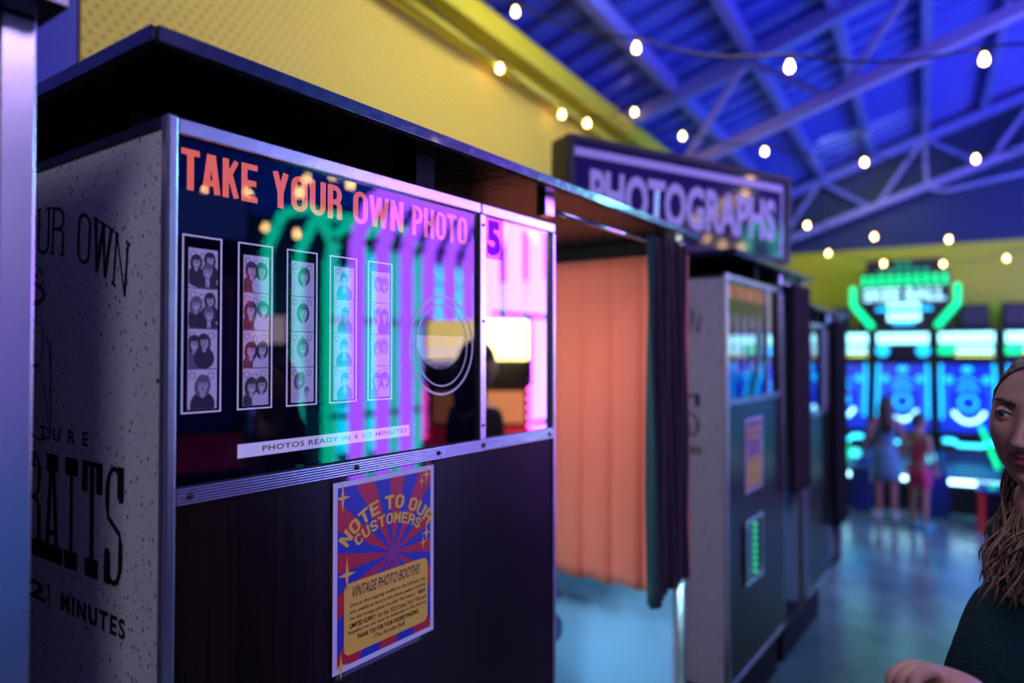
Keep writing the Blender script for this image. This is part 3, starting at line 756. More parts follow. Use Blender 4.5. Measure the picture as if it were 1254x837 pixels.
# dark velvet curtain gathered beside the end post
def plum_path(s, t):
    w = .268; y = s * w
    x = .018 * math.sin(s * 2 * PI * 7.0 + .4 * math.sin(t * 3)) * (1 - .15 * t) + .006 * math.sin(s * 31 + t * 5)
    return (x + .012, y * (1 - .06 * t))
curtain('velvet_curtain', 'dark plum curtain with painted teal-lit edge gathered at the doorway of the nearest booth', (FX + .024, 1.795, 0), plum_path, 150, .900, 1.930, [MT['curtain_p'], MT['curtain_teal_lit']], hem=lambda s: (.0 if s < .30 else .022) + .006 * math.sin(s * 30), mats=lambda s: 1 if s < .13 else 0)
def lining_path(s, t): return (.006 * math.sin(s * 9 + t), s * .085)
curtain('curtain_lining', 'narrow orange curtain edge showing beside the dark plum curtain', (FX + .008, 2.072, 0), lining_path, 24, .90, 1.915, MT['curtain_o'])
# stool inside the nearest booth
t = thing('booth_stool', 'round blue stool seen below the orange curtain inside the nearest booth', 'stool', (FX - .44, 1.83, .3705), 0)
g = MB(); g.lathe([(.001, .34), (.135, .34), (.15, .35), (.152, .375), (.14, .392), (.001, .398)], None, 32); g.build('seat', mat('blue vinyl', (.05, .12, .35), .35), t)
g = MB(); g.lathe([(.11, 0), (.11, .012), (.03, .03), (.022, .05), (.022, .34)], None, 20); g.build('pedestal', MT['chrome'], t)

# ------------------------------------------------------------------ second and third booth, and the end of the one before
b2, board2, mirror2, side2 = make_booth('second photo booth in the row, under the purple lettered sign', 2.555, 1.155, .765, .525, glassy=False)
poster(2.762, 1.055, 2.988, 1.345, 'small red and blue notice on the wood front of the second booth', detail=False)
word_y = FRONT
g = MB()
def w2(w, ys, wd, gap):
    y = ys
    for ch in w:
        cw = wd * (1.35 if ch == 'W' else 1)
        stroke_letter(g, ch, MT['orange'], lambda px, py, y=y, cw=cw: (-.0100, y + px * cw, 1.8115 + py * .053), .34 * wd / cw, .15); y += cw + gap
w2('TAKE', .022, .0225, .003); w2('YOUR', .137, .0252, .0035); w2('OWN', .266, .0265, .0035); w2('PHOTO', .382, .0242, .0033)
g.build('orange_lettering', None, board2, recalc=False)
for k in range(5):
    base = bpy.data.objects['photo_strip' + ('' if k == 0 else '.%03d' % k)]
    r = base.copy(); C.objects.link(r); r.location = (FX - .0099, 2.555 + .022 + .098 * k, 1.5235)
    r['label'] = ['first', 'second', 'third', 'fourth', 'fifth'][k] + ' photo strip from the left behind the glass of the second booth'; r['group'] = 'photo strips in the second booth'
    for ch in base.children:
        c = ch.copy(); C.objects.link(c); c.parent = r
# chute frame with green indicator lights on the second booth
t = thing('photo_chute', 'metal framed photo chute with a column of green lights on the second booth', 'photo chute', (FX, 2.742, .698), 0)
g = MB(); w, h, q = .222, .255, .014
for a, b in (((0, 0), (w, q)), ((0, h - q), (w, h)), ((0, q), (q, h - q)), ((w - q, q), (w, h - q))): g.box((.001, *a), (.012, *b), bevel=.002)
g.build('frame', MT['alu'], t)
g = MB(); g.box((.001, q, q), (.004, w - q, h - q)); g.build('back_plate', mat('smoked plate', (.05, .03, .035), .12, coat=.5), t)
gm = glow('green indicator', (.02, 1.0, .30), 1.1)
for k in range(8):
    g = MB(); g.ball((.008, w * .56, .034 + .0265 * k), .0062, None, 12, 8); g.build('indicator_light', gm, t)
def plum2(s, t): return (.020 * math.sin(s * 2 * PI * 4.5), s * .30)
curtain('velvet_curtain', 'dark curtain tied at the doorway of the second booth', (FX + .03, 3.36, 0), plum2, 100, .96, 1.925, MT['curtain_p'], group=None)
b3, board3, mirror3, side3 = make_booth('third photo booth, lower, farthest along the row', 3.775, .88, .53, .40, ztop=1.765, glassy=False)
curtain('velvet_curtain', 'black curtain at the doorway of the third booth', (FX + .03, 4.29, 0), plum2, 100, .62, 1.79, mat('black velvet', (.008, .008, .012), .9))
# end of the booth standing left of the nearest one
t0, bd0, mr0, sd0 = make_booth('aluminium end of the neighbouring booth cut off at the left of the view', -1.376, 1.69, .902, .624, lettered=False)
for c in t0.children:
    if c.name.startswith('end_post'):
        g = MB(); g.box((-.036, 1.69 - .034, .37), (.0, 1.69, 1.9585), bevel=.002); me = g.build('end_post', MT['alu_post'], t0); bpy.data.objects.remove(c)
        g = MB(); g.box((-.05, 1.69 - .036, .37), (-.037, 1.69 - .004, 1.9585)); g.build('end_post_backing', mat('teal paint', (.01, .06, .07), .5), t0)
        break

# ------------------------------------------------------------------ lettered sign over the booths
t = thing('lettered_sign', 'purple light box sign with pale lettering standing on the second booth roof', 'sign', (-1.323, 2.207, 2.03), 0)
ex = Vector((.5354, 1.0199, -.033)); SL = ex.length; ex.normalize(); ey = Vector((-ex.y, ex.x, 0)).normalized(); ez = ex.cross(ey).normalized(); 
SM = Matrix(((ex.x, ey.x, ez.x, 0), (ex.y, ey.y, ez.y, 0), (ex.z, ey.z, ez.z, 0), (0, 0, 0, 1)))
SH = .388
def sbox(name, a, b, m, bevel=.004):
    g = MB(); g.box(a, b, bevel=bevel, mx=SM); return g.build(name, m, t)
g = MB(); g.box((0, .012, 0), (SL, .13, SH), bevel=.004, mx=SM)
for a, b in (((0, 0), (SL, .026)), ((0, SH - .026), (SL, SH)), ((0, .026), (.026, SH - .026)), ((SL - .026, .026), (SL, SH - .026))): g.box((a[0], 0, a[1]), (b[0], .012, b[1]), bevel=.003, mx=SM)
g.build('case', mat('dark brown sign case', (.035, .028, .035), .45), t)
fc = sbox('face', (.026, .008, .026), (SL - .026, .0115, SH - .026), MT['signface'], 0)
g = MB()
for a, b in (((.030, SH - .075), (SL - .045, SH - .045)), ((SL - .055, .035), (SL - .045, SH - .075))): g.box((a[0], .0070, a[1]), (b[0], .0078, b[1]), mx=SM)
g.build('border_stripe', MT['signletter'], t)
g = MB(); put_text(g, 'PHOTOGRAPHS', MT['signletter'], lambda x, z: SM @ Vector((x, .0066, z)), .100, SL - .090, .090, .272, .035, 1.0); g.build('sign_lettering', None, t, recalc=False)
for xx in (.42, .95):
    g = MB(); p = SM @ Vector((xx, .07, 0)); zr = 1.9825 - 2.03
    g.box((p.x - .03, p.y - .03, zr), (p.x + .03, p.y + .03, p.z + .01)); g.build('foot', MT['blackmat'], t)

# ------------------------------------------------------------------ ball rolling machines along the far wall
MT['mcab'] = mat('black cabinet', (.008, .009, .014), .3)
MT['mblue'] = mat('blue target board', (.012, .03, .36), .3, coat=.3)
MT['lane'] = mat('dark lane', (.03, .05, .16), .25)
MT['net'] = mat('dim violet side', (.03, .03, .18), .4)
e_w = glow('cyan white led panel', (.35, .95, 1.0), 3.2); e_c = glow('cyan neon', (.01, .50, 1.0), 2.3); e_b = glow('blue neon', (.01, .16, 1.0), 1.4); e_g = glow('green neon', (.0, 1.0, .32), 1.5); e_wb = glow('white blue bar', (.45, .9, 1.0), 6.0); e_y = glow('lime led', (.7, .9, .1), 2.5)
e_bb = glow('blue backlit board', (.006, .045, .80), .55)
def roller(label, v, green):
    t = thing('ball_roller_machine', label, 'arcade game', tuple(B(8.3, v, 0)), BA, 'ball rolling machines along the far wall')
    w = .305; Lb = 1.95
    def part(name, fn, m, parent=t):
        g = MB(); fn(g); return g.build(name, m, parent)
    part('base', lambda g: (g.box((-w, 0, 0), (w, 2.1, .28), bevel=.01), g.box((-w, 1.2, .28), (w, 2.1, .6))), MT['mcab'])
    part('lane', lambda g: [g.poly([(-w + .05, y0, z0), (w - .05, y0, z0), (w - .05, y1, z1), (-w + .05, y1, z1)]) for y0, z0, y1, z1 in ((.03, .32, 1.15, .42), (1.15, .42, 1.3, .55))], MT['lane'])
    for s in (-1, 1):
        part('side_rail', lambda g: g.box((s * w - .03, .0, .28), (s * w + .03, 1.35, .50), bevel=.012), MT['net'])
        part('light_pillar', lambda g: (g.tube([(s * (w - .035), 1.42, .84), (s * (w - .035), 1.80, 1.46)], .017, n=10), g.ball((s * (w - .035), 1.80, 1.46), .02)), e_c)
        part('side_post', lambda g: g.box((s * w - .02, 1.75, .5), (s * w + .02, 2.05, 1.5)), MT['mcab'])
    part('front_light_bar', lambda g: g.box((-w + .05, -.02, .30), (w - .05, .02, .345), bevel=.012), e_wb)
    part('edge_light', lambda g: g.tube([(-w + .04, 1.22, .60), (-.17, 1.22, .60), (-.11, 1.22, .56), (.11, 1.22, .56), (.17, 1.22, .60), (w - .04, 1.22, .60)], .030, n=8), glow('bright cyan neon', (.03, .62, 1.0), 3.6))
    th = math.atan2(.78, .46); TM = Matrix.Translation((0, 1.36, .70)) @ Matrix.Rotation(th, 4, 'X')
    bd = part('target_board', lambda g: g.box((-w + .01, 0, -.03), (w - .01, .90, 0), mx=TM), e_bb)
    part('target_ring', lambda g: g.torus((0, .40, .01), .23, .28, .010, None, TM), e_b, bd)
    part('target_ring', lambda g: g.torus((0, .34, .015), .165, .22, .024, None, TM, R(205), R(335)), e_w, bd)
    part('target_ring', lambda g: g.torus((0, .37, .015), .085, .10, .012, None, TM), e_c, bd)
    part('target_ring', lambda g: g.torus((0, .53, .015), .09, .06, .012, None, TM, R(0), R(180)), e_c, bd)
    part('target_ring', lambda g: g.torus((0, .65, .015), .075, .045, .011, None, TM, R(0), R(180)), e_c, bd)
    part('target_ring', lambda g: g.torus((0, .82, .015), .040, .020, .016, None, TM), e_c, bd)
    for s in (-1, 1): part('target_ring', lambda g: g.torus((s * .19, .68, .015), .028, .036, .014, None, TM), e_c, bd)
    part('display_cabinet', lambda g: g.box((-w - .005, 1.88, 1.50), (w + .005, 2.15, 1.93), bevel=.01), MT['mcab'])
    def leds(g):
        for i in range(12):
            for j in range(3):
                x = -.265 + .048 * i; z = 1.755 + .046 * j
                g.box((x - .021, 1.866, z - .020), (x + .021, 1.879, z + .020), bevel=.006, seg=1)
    part('score_display', leds, e_w)
    if green:
        part('credit_panel', lambda g: g.box((-.29, 1.868, 1.60), (-.14, 1.879, 1.70), bevel=.004), e_g)
        def low(g):
            for i in range(9):
                for j in range(2): g.box((-.105 + .043 * i, 1.868, 1.615 + .05 * j), (-.070 + .043 * i, 1.879, 1.65 + .05 * j), bevel=.004, seg=1)
        part('lower_display', low, e_w)
        part('lime_strip', lambda g: g.box((-.12, 1.868, 1.575), (.28, 1.879, 1.592)), e_y)
    else:
        for s in (-1, 1): part('corner_lamp', lambda g: g.ball((s * .225, 1.872, 1.645), (.075, .012, .075)), e_c)
    part('coin_box', lambda g: g.box((w - .06, -.24, 0), (w + .13, -.03, .44), bevel=.01), mat('blue coin box', (.01, .03, .22), .4))
    part('ball_return_lamp', lambda g: g.ball((w - .03, -.0, .55), (.05, .05, .05)), glow('cyan ball lamp', (.05, .75, .85), 2.2))
    if green: part('ball_guide_light', lambda g: g.tube([(w - .12, .25, .46), (w - .22, .9, .80)], .022, n=8), e_g)
    return t
for v, gr, lb in ((-1.60, True, 'ball rolling machine at the far left mostly hidden by the booths'), (-.92, True, 'blue lit ball rolling machine farthest left, behind the person in black'), (-.24, False, 'blue lit ball rolling machine behind the two children'),
              (1.80, False, 'blue lit ball rolling machine beyond the right edge, mirrored in the second booth'), (2.48, True, 'second blue lit ball rolling machine beyond the right edge'), (3.16, False, 'third blue lit ball rolling machine beyond the right edge'), (3.84, True, 'farthest right blue lit ball rolling machine'),
              (.44, True, 'blue lit ball rolling machine with a green diagonal light, right of the children'), (1.12, True, 'blue lit ball rolling machine at the right edge behind the woman')):
    roller(lb, v, gr)
# glowing marquee above them
t = thing('glowing_marquee', 'green and white lit marquee on top of the ball rolling machines', 'sign', tuple(B(10.05, -.22, 1.931)), BA)
g = MB(); g.box((-.50, .03, 0), (.50, .12, .72), bevel=.01); g.box((-.42, .03, .72), (.42, .10, .86)); g.build('backing', MT['mcab'], t)
def cells(rows, z, dz, r, name, m):
    for j, nn in enumerate(rows):
        for i in range(nn):
            g = MB(); g.ball(((i - (nn - 1) / 2) * .098, .012, z + dz * j), (r, .02, r), None, 12, 8); g.build(name, m, t)
cells([10, 10], .56, .075, .034, 'marquee_bulb', e_g)
dg_ = glow('dim green bulb', (.0, .6, .30), .45)
cells([6, 2], .715, .085, .036, 'marquee_bulb', dg_)
g = MB(); put_text(g, 'SKEE BALL', glow('pale cyan letters', (.4, .9, 1.0), 1.5), lambda x, z: (x, .024, z), -.45, .45, .335, .505, .05, 1.05); g.build('marquee_lettering', None, t, recalc=False)
for k, (n, z, m) in enumerate(((6, .285, e_w), (10, .235, e_c), (6, .17, e_w), (6, .11, e_w), (4, .06, e_c))):
    g = MB()
    for i in range(n): g.ball(((i - (n - 1) / 2) * .062, .018, z), (.030, .016, .026), None, 12, 8)
    g.build('lamp_row', m, t)
for s in (-1, 1):
    g = MB(); g.tube([(s * .57, .02, .50), (s * .57, .02, .30), (s * .37, .02, .035)], .040, n=12); g.ball((s * .57, .02, .50), .042); g.ball((s * .37, .02, .035), .042); g.build('neon_bracket', e_g, t)
def speaker(v, u, w, h, lb):
    t = thing('speaker', lb, 'speaker', tuple(B(u, v, 1.931)), BA, None)
    g = MB(); g.box((-w / 2, 0, 0), (w / 2, .2, h), bevel=.012); g.build('cabinet', MT['blackmat'], t)
    g = MB(); g.box((-w / 2 + .02, -.006, .02), (w / 2 - .02, .0, h - .02), bevel=.003); g.build('grille', mat('speaker grille', (.03, .03, .035), .5), t)
speaker(.52, 10.12, .30, .27, 'black speaker box right of the glowing marquee'); speaker(1.0, 10.12, .40, .28, 'wide black speaker box at the far right on the machines'); speaker(-1.05, 10.12, .42, .28, 'black speaker box left of the glowing marquee'); 

# ------------------------------------------------------------------ figures
def skin(name, joints, edges, root, m, parent=None, sub=2, solid=None):
    """one continuous limbed surface grown around a skeleton: joints {name: (pos, radius)}"""
    keys = list(joints); me = bpy.data.meshes.new(name)
    me.from_pydata([joints[k][0] for k in keys], [(keys.index(a), keys.index(b)) for a, b in edges], [])
    o = bpy.data.objects.new(name, me); C.objects.link(o)
    o.modifiers.new('skin', 'SKIN'); sv = me.skin_vertices[0].data
    for i, k in enumerate(keys):
        r = joints[k][1]; sv[i].radius = r if isinstance(r, tuple) else (r, r); sv[i].use_root = (k == root)
    ss = o.modifiers.new('sub', 'SUBSURF'); ss.levels = sub; ss.render_levels = sub
    dg = bpy.context.evaluated_depsgraph_get(); me2 = bpy.data.meshes.new_from_object(o.evaluated_get(dg))
    bpy.data.objects.remove(o); me2.name = name
    for p in me2.polygons: p.use_smooth = True
    me2.materials.clear(); me2.materials.append(m)
    o2 = bpy.data.objects.new(name, me2); C.objects.link(o2); o2.parent = parent
    return o2
def remesh(o, voxel, smooth=2):
    md = o.modifiers.new('r', 'REMESH'); md.mode = 'VOXEL'; md.voxel_size = voxel; md.use_smooth_shade = True
    if smooth: s = o.modifiers.new('s', 'SMOOTH'); s.iterations = smooth; s.factor = .5
    dg = bpy.context.evaluated_depsgraph_get(); me = bpy.data.meshes.new_from_object(o.evaluated_get(dg))
    old = o.data; o.modifiers.clear(); o.data = me; me.name = old.name
    for p in me.polygons: p.use_smooth = True
    return o
def head_bm(seg=64, rings=48, child=0.0):
    """a head facing -y, centred between the ears; z up"""
    t = bmesh.new(); bmesh.ops.create_uvsphere(t, u_segments=seg, v_segments=rings, radius=1)
    G = lambda a, s: math.exp(-(a / s) ** 2)
    for v in t.verts:
        x, y, z = v.co; f = -y
        X = x * .073; Y = y * .096; Z = z * .116
        if Z < 0:
            k = -Z / .116; X *= 1 - .34 * k ** 1.6 ; Y = Y * (1 - .20 * k ** 2) - .012 * k
            if y > 0: Y -= .030 * k * y * (1.2)
        if f > 0:
            Y += .010 * f ** 6 * 0.6
            d = 0
            d += .006 * G(Z - .030, .012) * G(X, .040)
            for s in (-1, 1):
                d -= .011 * G(X - s * .031, .013) * G(Z - .010, .011)
                d += .006 * G(X - s * .042, .018) * G(Z + .018, .018)
                d += .006 * G(X - s * .010, .006) * G(Z + .036, .007)
            w = .008 + .006 * max(0, min(1, (.02 - Z) / .055))
            d += .026 * G(X, w) * max(0, min(1, (.026 - Z) / .058)) * (1 if Z > -.036 else math.exp(-((Z + .036) / .006) ** 2))
            d += .009 * G(X, .021) * G(Z + .0535, .0055); d += .010 * G(X, .019) * G(Z + .0660, .0065); d -= .004 * G(X, .022) * G(Z + .0595, .0022)
            d -= .004 * G(X, .014) * G(Z + .078, .006); d += .010 * G(X, .018) * G(Z + .098, .014)
            Y -= d * min(1, f * 1.8)
        v.co = (X, Y, Z)
    for s in (-1, 1):    # ears
        e = bmesh.new(); bmesh.ops.create_uvsphere(e, u_segments=16, v_segments=12, radius=1)
        for v in e.verts: v.co = Vector((s * .073 + v.co.x * .010 + s * .006 * v.co.y, .012 + v.co.y * .018, -.008 + v.co.z * .032))
        mp = {v: t.verts.new(v.co) for v in e.verts}
        for f in e.faces: t.faces.new([mp[v] for v in f.verts])
        e.free()
    return t
def hand_chain(J, E, wrist, name, d, up, sc, curl=.9, palm=.078):
    """palm, four unequal fingers and a thumb added to a skeleton dict; d = pointing direction, up = back of the hand"""
    d = Vector(d).normalized(); up = Vector(up); up = (up - d * up.dot(d)).normalized(); sd = d.cross(up).normalized(); W = Vector(wrist)
    pc = W + d * palm * .45 * sc; J[name + 'palm'] = (tuple(pc), (.034 * sc, .017 * sc)); E.append((name + 'w', name + 'palm'))
    for i, (off, L) in enumerate(((-.030, .070), (-.010, .078), (.011, .073), (.030, .058))):
        b = W + d * palm * sc + sd * off * sc; prev = name + 'palm'; p = b; a = 0
        J[name + 'k%d' % i] = (tuple(p), .0100 * sc); E.append((prev, name + 'k%d' % i)); prev = name + 'k%d' % i
        for j, fr in enumerate((.45, .32, .23)):
            a += curl * (.7 if j == 0 else 1.0)
            p = p + (d * math.cos(a) - up * math.sin(a)) * L * fr * sc; k = name + 'f%d%d' % (i, j); J[k] = (tuple(p), (.0092 - .0010 * j) * sc); E.append((prev, k)); prev = k
    p = W + d * .030 * sc - sd * .034 * sc - up * .004 * sc; J[name + 't0'] = (tuple(p), .0125 * sc); E.append((name + 'palm', name + 't0'))
    p = p + (d * .8 - sd * .35 - up * .45).normalized() * .034 * sc; J[name + 't1'] = (tuple(p), .0105 * sc); E.append((name + 't0', name + 't1'))
    p = p + (d * .8 + sd * .25 - up * .5).normalized() * .028 * sc; J[name + 't2'] = (tuple(p), .0085 * sc); E.append((name + 't1', name + 't2'))

def join_bm_into(o, t, mx=None):
    b = bmesh.new(); b.from_mesh(o.data); mp = {v: b.verts.new(mx @ v.co if mx else v.co) for v in t.verts}
    for f in t.faces: b.faces.new([mp[v] for v in f.verts])
    b.to_mesh(o.data); b.free()

def simple_person(label, loc, rz, H, skin_m, hair_m, hair_kind, top_m, bot_m, bottom_kind, shoe_m, sleeves=False, arm=((.10, .0), (.12, -.06)), voxel=.008, lean=0, slim=1.0, strap=True):
    """a standing figure, facing -y before rotation; H = height in metres"""
    s = H / 1.70; ch = 1.0 + max(0, (1.4 - H)) * .42      # children have bigger heads
    t = thing('person', label, 'person', loc, rz)
    hh = .232 * s * ch; zh = H - hh / 2
    J = {}; E = []
    def P(x, y, z): return (x * s, y * s, z * s)
    J['pel'] = (P(0, 0, .93), (.125 * s * slim, .095 * s * slim)); J['wai'] = (P(0, .0, 1.08), (.110 * s * slim, .080 * s * slim)); J['che'] = (P(0, .0, 1.27), (.135 * s * slim, .090 * s * slim)); J['nb'] = (P(0, .012, 1.40), (.060 * s, .055 * s)); J['hd'] = ((0, .0, zh - .02 * s), .052 * s)
    E += [('pel', 'wai'), ('wai', 'che'), ('che', 'nb'), ('nb', 'hd')]
    for i, sx in enumerate((-1, 1)):
        n = 'rl'[i]
        ax, ay = arm[i]
        J[n + 'sh'] = (P(sx * .165 * slim, .01, 1.365), .048 * s); J[n + 'el'] = (P(sx * (.20 + ax * .3), .02, 1.10), .036 * s); J[n + 'w'] = (P(sx * (.18 + ax), .02 + ay * 1.0 - .06, .87 + abs(ay) * .6), .025 * s)
        E += [('che', n + 'sh'), (n + 'sh', n + 'el'), (n + 'el', n + 'w')]
        hand_chain(J, E, J[n + 'w'][0], n, (sx * .05, -.25, -1), (sx, .1, 0), s * 1.0, .35)
        J[n + 'hip'] = (P(sx * .085 * slim, 0, .86), .078 * s * slim); J[n + 'kn'] = (P(sx * .095, -.012, .48), .053 * s); J[n + 'an'] = (P(sx * .10, .02, .085), .037 * s); J[n + 'to'] = (P(sx * .115, -.12, .035), (.040 * s, .026 * s))
        E += [('pel', n + 'hip'), (n + 'hip', n + 'kn'), (n + 'kn', n + 'an'), (n + 'an', n + 'to')]
    body = skin('body', J, E, 'pel', skin_m, t)
    hs = hh / .232
    join_bm_into(body, head_bm(40, 30), Matrix.Translation((0, -.012 * s, zh)) @ Matrix.Scale(hs, 4))
    remesh(body, voxel * .6, 2); body.data.materials.clear(); body.data.materials.append(skin_m)
    # eyes, brows, mouth
    g = MB()
    for sx in (-1, 1): g.ball((sx * .031 * hs, -.012 * s - .082 * hs, zh + .010 * hs), .011 * hs, MT['eyewhite'], 10, 8); g.ball((sx * .031 * hs, -.012 * s - .0905 * hs, zh + .010 * hs), .005 * hs, MT['pupil'], 8, 6)
    g.build('eyes', None, t)
    # hair
    g = MB(); c = Vector((0, .0, zh))
    def cap(zmin_f, zmin_b, k):
        tb = bmesh.new(); bmesh.ops.create_uvsphere(tb, u_segments=32, v_segments=24, radius=1)
        dele = []
        for v in tb.verts:
            d = v.co.copy(); fy = (d.y + 1) / 2; zl = zmin_f + (zmin_b - zmin_f) * fy
            wv = 1 + .035 * math.sin(9 * math.atan2(d.y, d.x)) * (1 - abs(d.z))
            v.co = Vector((d.x * .082 * hs * wv, d.y * .104 * hs * wv + .008 * hs, d.z * .123 * hs + .006 * hs))
            if d.z < zl: dele.append(v)
        bmesh.ops.delete(tb, geom=dele, context='VERTS')
        r = bmesh.ops.extrude_face_region(tb, geom=list(tb.faces))
        for v in [q for q in r['geom'] if isinstance(q, bmesh.types.BMVert)]: v.co *= .90
        for f in tb.faces: f.smooth = True
        g.merge(tb, None, Matrix.Translation(c + Vector((0, -.008 * s, 0))))
    if hair_kind == 'short': cap(.38, -.45, 1)
    else:
        cap(.40, -.55, 1)
        L = {'long': .30, 'bob': .14}.get(hair_kind, .2) * s
        for i in range(13):
            a = R(-20 + 220 * i / 12); bx, by = .074 * hs * math.cos(a), .088 * hs * math.sin(a) + .004
            if math.sin(a) < -.25: continue
            g.tube([(bx * .9, by * .9, zh + .03 * hs), (bx * 1.05, by * 1.05 + .004, zh - .06 * hs), (bx * 1.0, by * .8 + .02 * s, zh - .09 * hs - L * .45), (bx * .8, by * .55 + .05 * s, zh - .09 * hs - L)], [.02 * s, .026 * s, .026 * s, .008 * s], None, 8)
    g.build('hair', hair_m, t)
    # clothes: shells a little outside the body
    T = {'a': (P(0, 0, .90), (.135 * s * slim, .106 * s * slim)), 'b': (P(0, 0, 1.08), (.120 * s * slim, .092 * s * slim)), 'c': (P(0, 0, 1.26), (.146 * s * slim, .104 * s * slim)), 'd': (P(0, .01, 1.355 if strap else 1.385), (.105 * s * slim, .070 * s * slim))}
    TE = [('a', 'b'), ('b', 'c'), ('c', 'd')]
    if sleeves:
        for i, sx in enumerate((-1, 1)):
            n = 'rl'[i]; p0 = Vector(J[n + 'sh'][0]); p1 = Vector(J[n + 'el'][0]); T[n + '0'] = (tuple(p0), .062 * s); T[n + '1'] = (tuple(p0.lerp(p1, .75)), .056 * s); TE += [('c', n + '0'), (n + '0', n + '1')]
    skin('top', T, TE, 'a', top_m, t)
    if bottom_kind == 'skirt':
        g = MB(); n = 48; prof = [(1.0, .118, .095), (.93, .145, .115), (.80, .165, .140), (.66, .180, .158), (.54, .192, .170)]
        rings = []
        for z, rx, ry in prof:
            rings.append([g.bm.verts.new(P((rx + .008 * (1 - z) * 2 * math.sin(12 * 2 * PI * k / n)) * math.cos(2 * PI * k / n), (ry + .008 * (1 - z) * 2 * math.sin(12 * 2 * PI * k / n)) * math.sin(2 * PI * k / n), z)) for k in range(n)])
        for a, b in zip(rings, rings[1:]):
            for k in range(n): f_ = g.bm.faces.new((a[k], a[(k + 1) % n], b[(k + 1) % n], b[k])); f_.smooth = True
        o = g.build('skirt', bot_m, t); sm = o.modifiers.new('s', 'SOLIDIFY'); sm.thickness = .004
    else:
        zk = {'shorts': .58, 'trousers': .10}[bottom_kind]
        S = {'p': (P(0, 0, .95), (.134 * s * slim, .104 * s * slim))}; SE = []
        for i, sx in enumerate((-1, 1)):
            n = 'rl'[i]; S[n + 'h'] = (P(sx * .09 * slim, 0, .84), .098 * s * slim); SE += [('p', n + 'h')]
            if zk < .3: S[n + 'k'] = (P(sx * .096, -.010, .48), .070 * s); S[n + 'e'] = (P(sx * .10, .016, .11), .056 * s); SE += [(n + 'h', n + 'k'), (n + 'k', n + 'e')]
            else: S[n + 'e'] = (P(sx * .10, -.008, zk), .086 * s); SE += [(n + 'h', n + 'e')]
        skin('shorts' if zk > .3 else 'trousers', S, SE, 'p', bot_m, t)
    for i, sx in enumerate((-1, 1)):
        g = MB(); g.ball(P(sx * .112, -.045, .046), (.050 * s, .135 * s, .045 * s), None, 18, 12); g.box(P(sx * .112 - .046, -.165, .001), P(sx * .112 + .046, .075, .022), bevel=.008 * s); g.build('shoe', shoe_m, t)
    return t
kskin = mat('child skin', (.36, .19, .13), .5)
simple_person('girl with long brown hair in a pale blue dress, facing the machines', (-1.015, 7.78, 0), BA + PI + .25, 1.19, kskin, MT['hairbrown'], 'long', mat('pale blue patterned top', (.07, .15, .26), .7, var=.5, vscale=40), mat('pale blue skirt', (.09, .20, .32), .7), 'skirt', mat('white sneaker', (.6, .62, .62), .5), arm=((.02, -.02), (.04, -.12)))
simple_person('child with short dark hair in a red tank top and red shorts', (-.70, 7.42, 0), BA + PI - .7, 1.06, kskin, MT['hairdark'], 'short', mat('red tank top', (.40, .04, .07), .7), mat('red shorts', (.50, .03, .12), .7), 'shorts', mat('teal shoe', (.03, .30, .32), .5), arm=((.03, -.05), (.06, -.14)))
simple_person('person in black clothes with bare forearm, half hidden behind the third booth', (-1.36, 6.9, 0), BA - 1.2, 1.68, kskin, MT['hairdark'], 'short', mat('black shirt', (.008, .008, .010), .8), mat('black shorts', (.008, .008, .010), .8), 'shorts', mat('pale teal shoe', (.30, .45, .45), .5), sleeves=True)
simple_person('dark haired bystander in a black shirt, seen mirrored in the booth glass', (.36, 2.62, 0), R(200), 1.66, MT['skin'], MT['hairdark'], 'bob', mat('black jersey', (.006, .006, .008), .9), mat('dark jeans', (.012, .014, .03), .8), 'trousers', MT['blackmat'], sleeves=True, arm=((.0, -.05), (.0, -.05)), slim=.92)

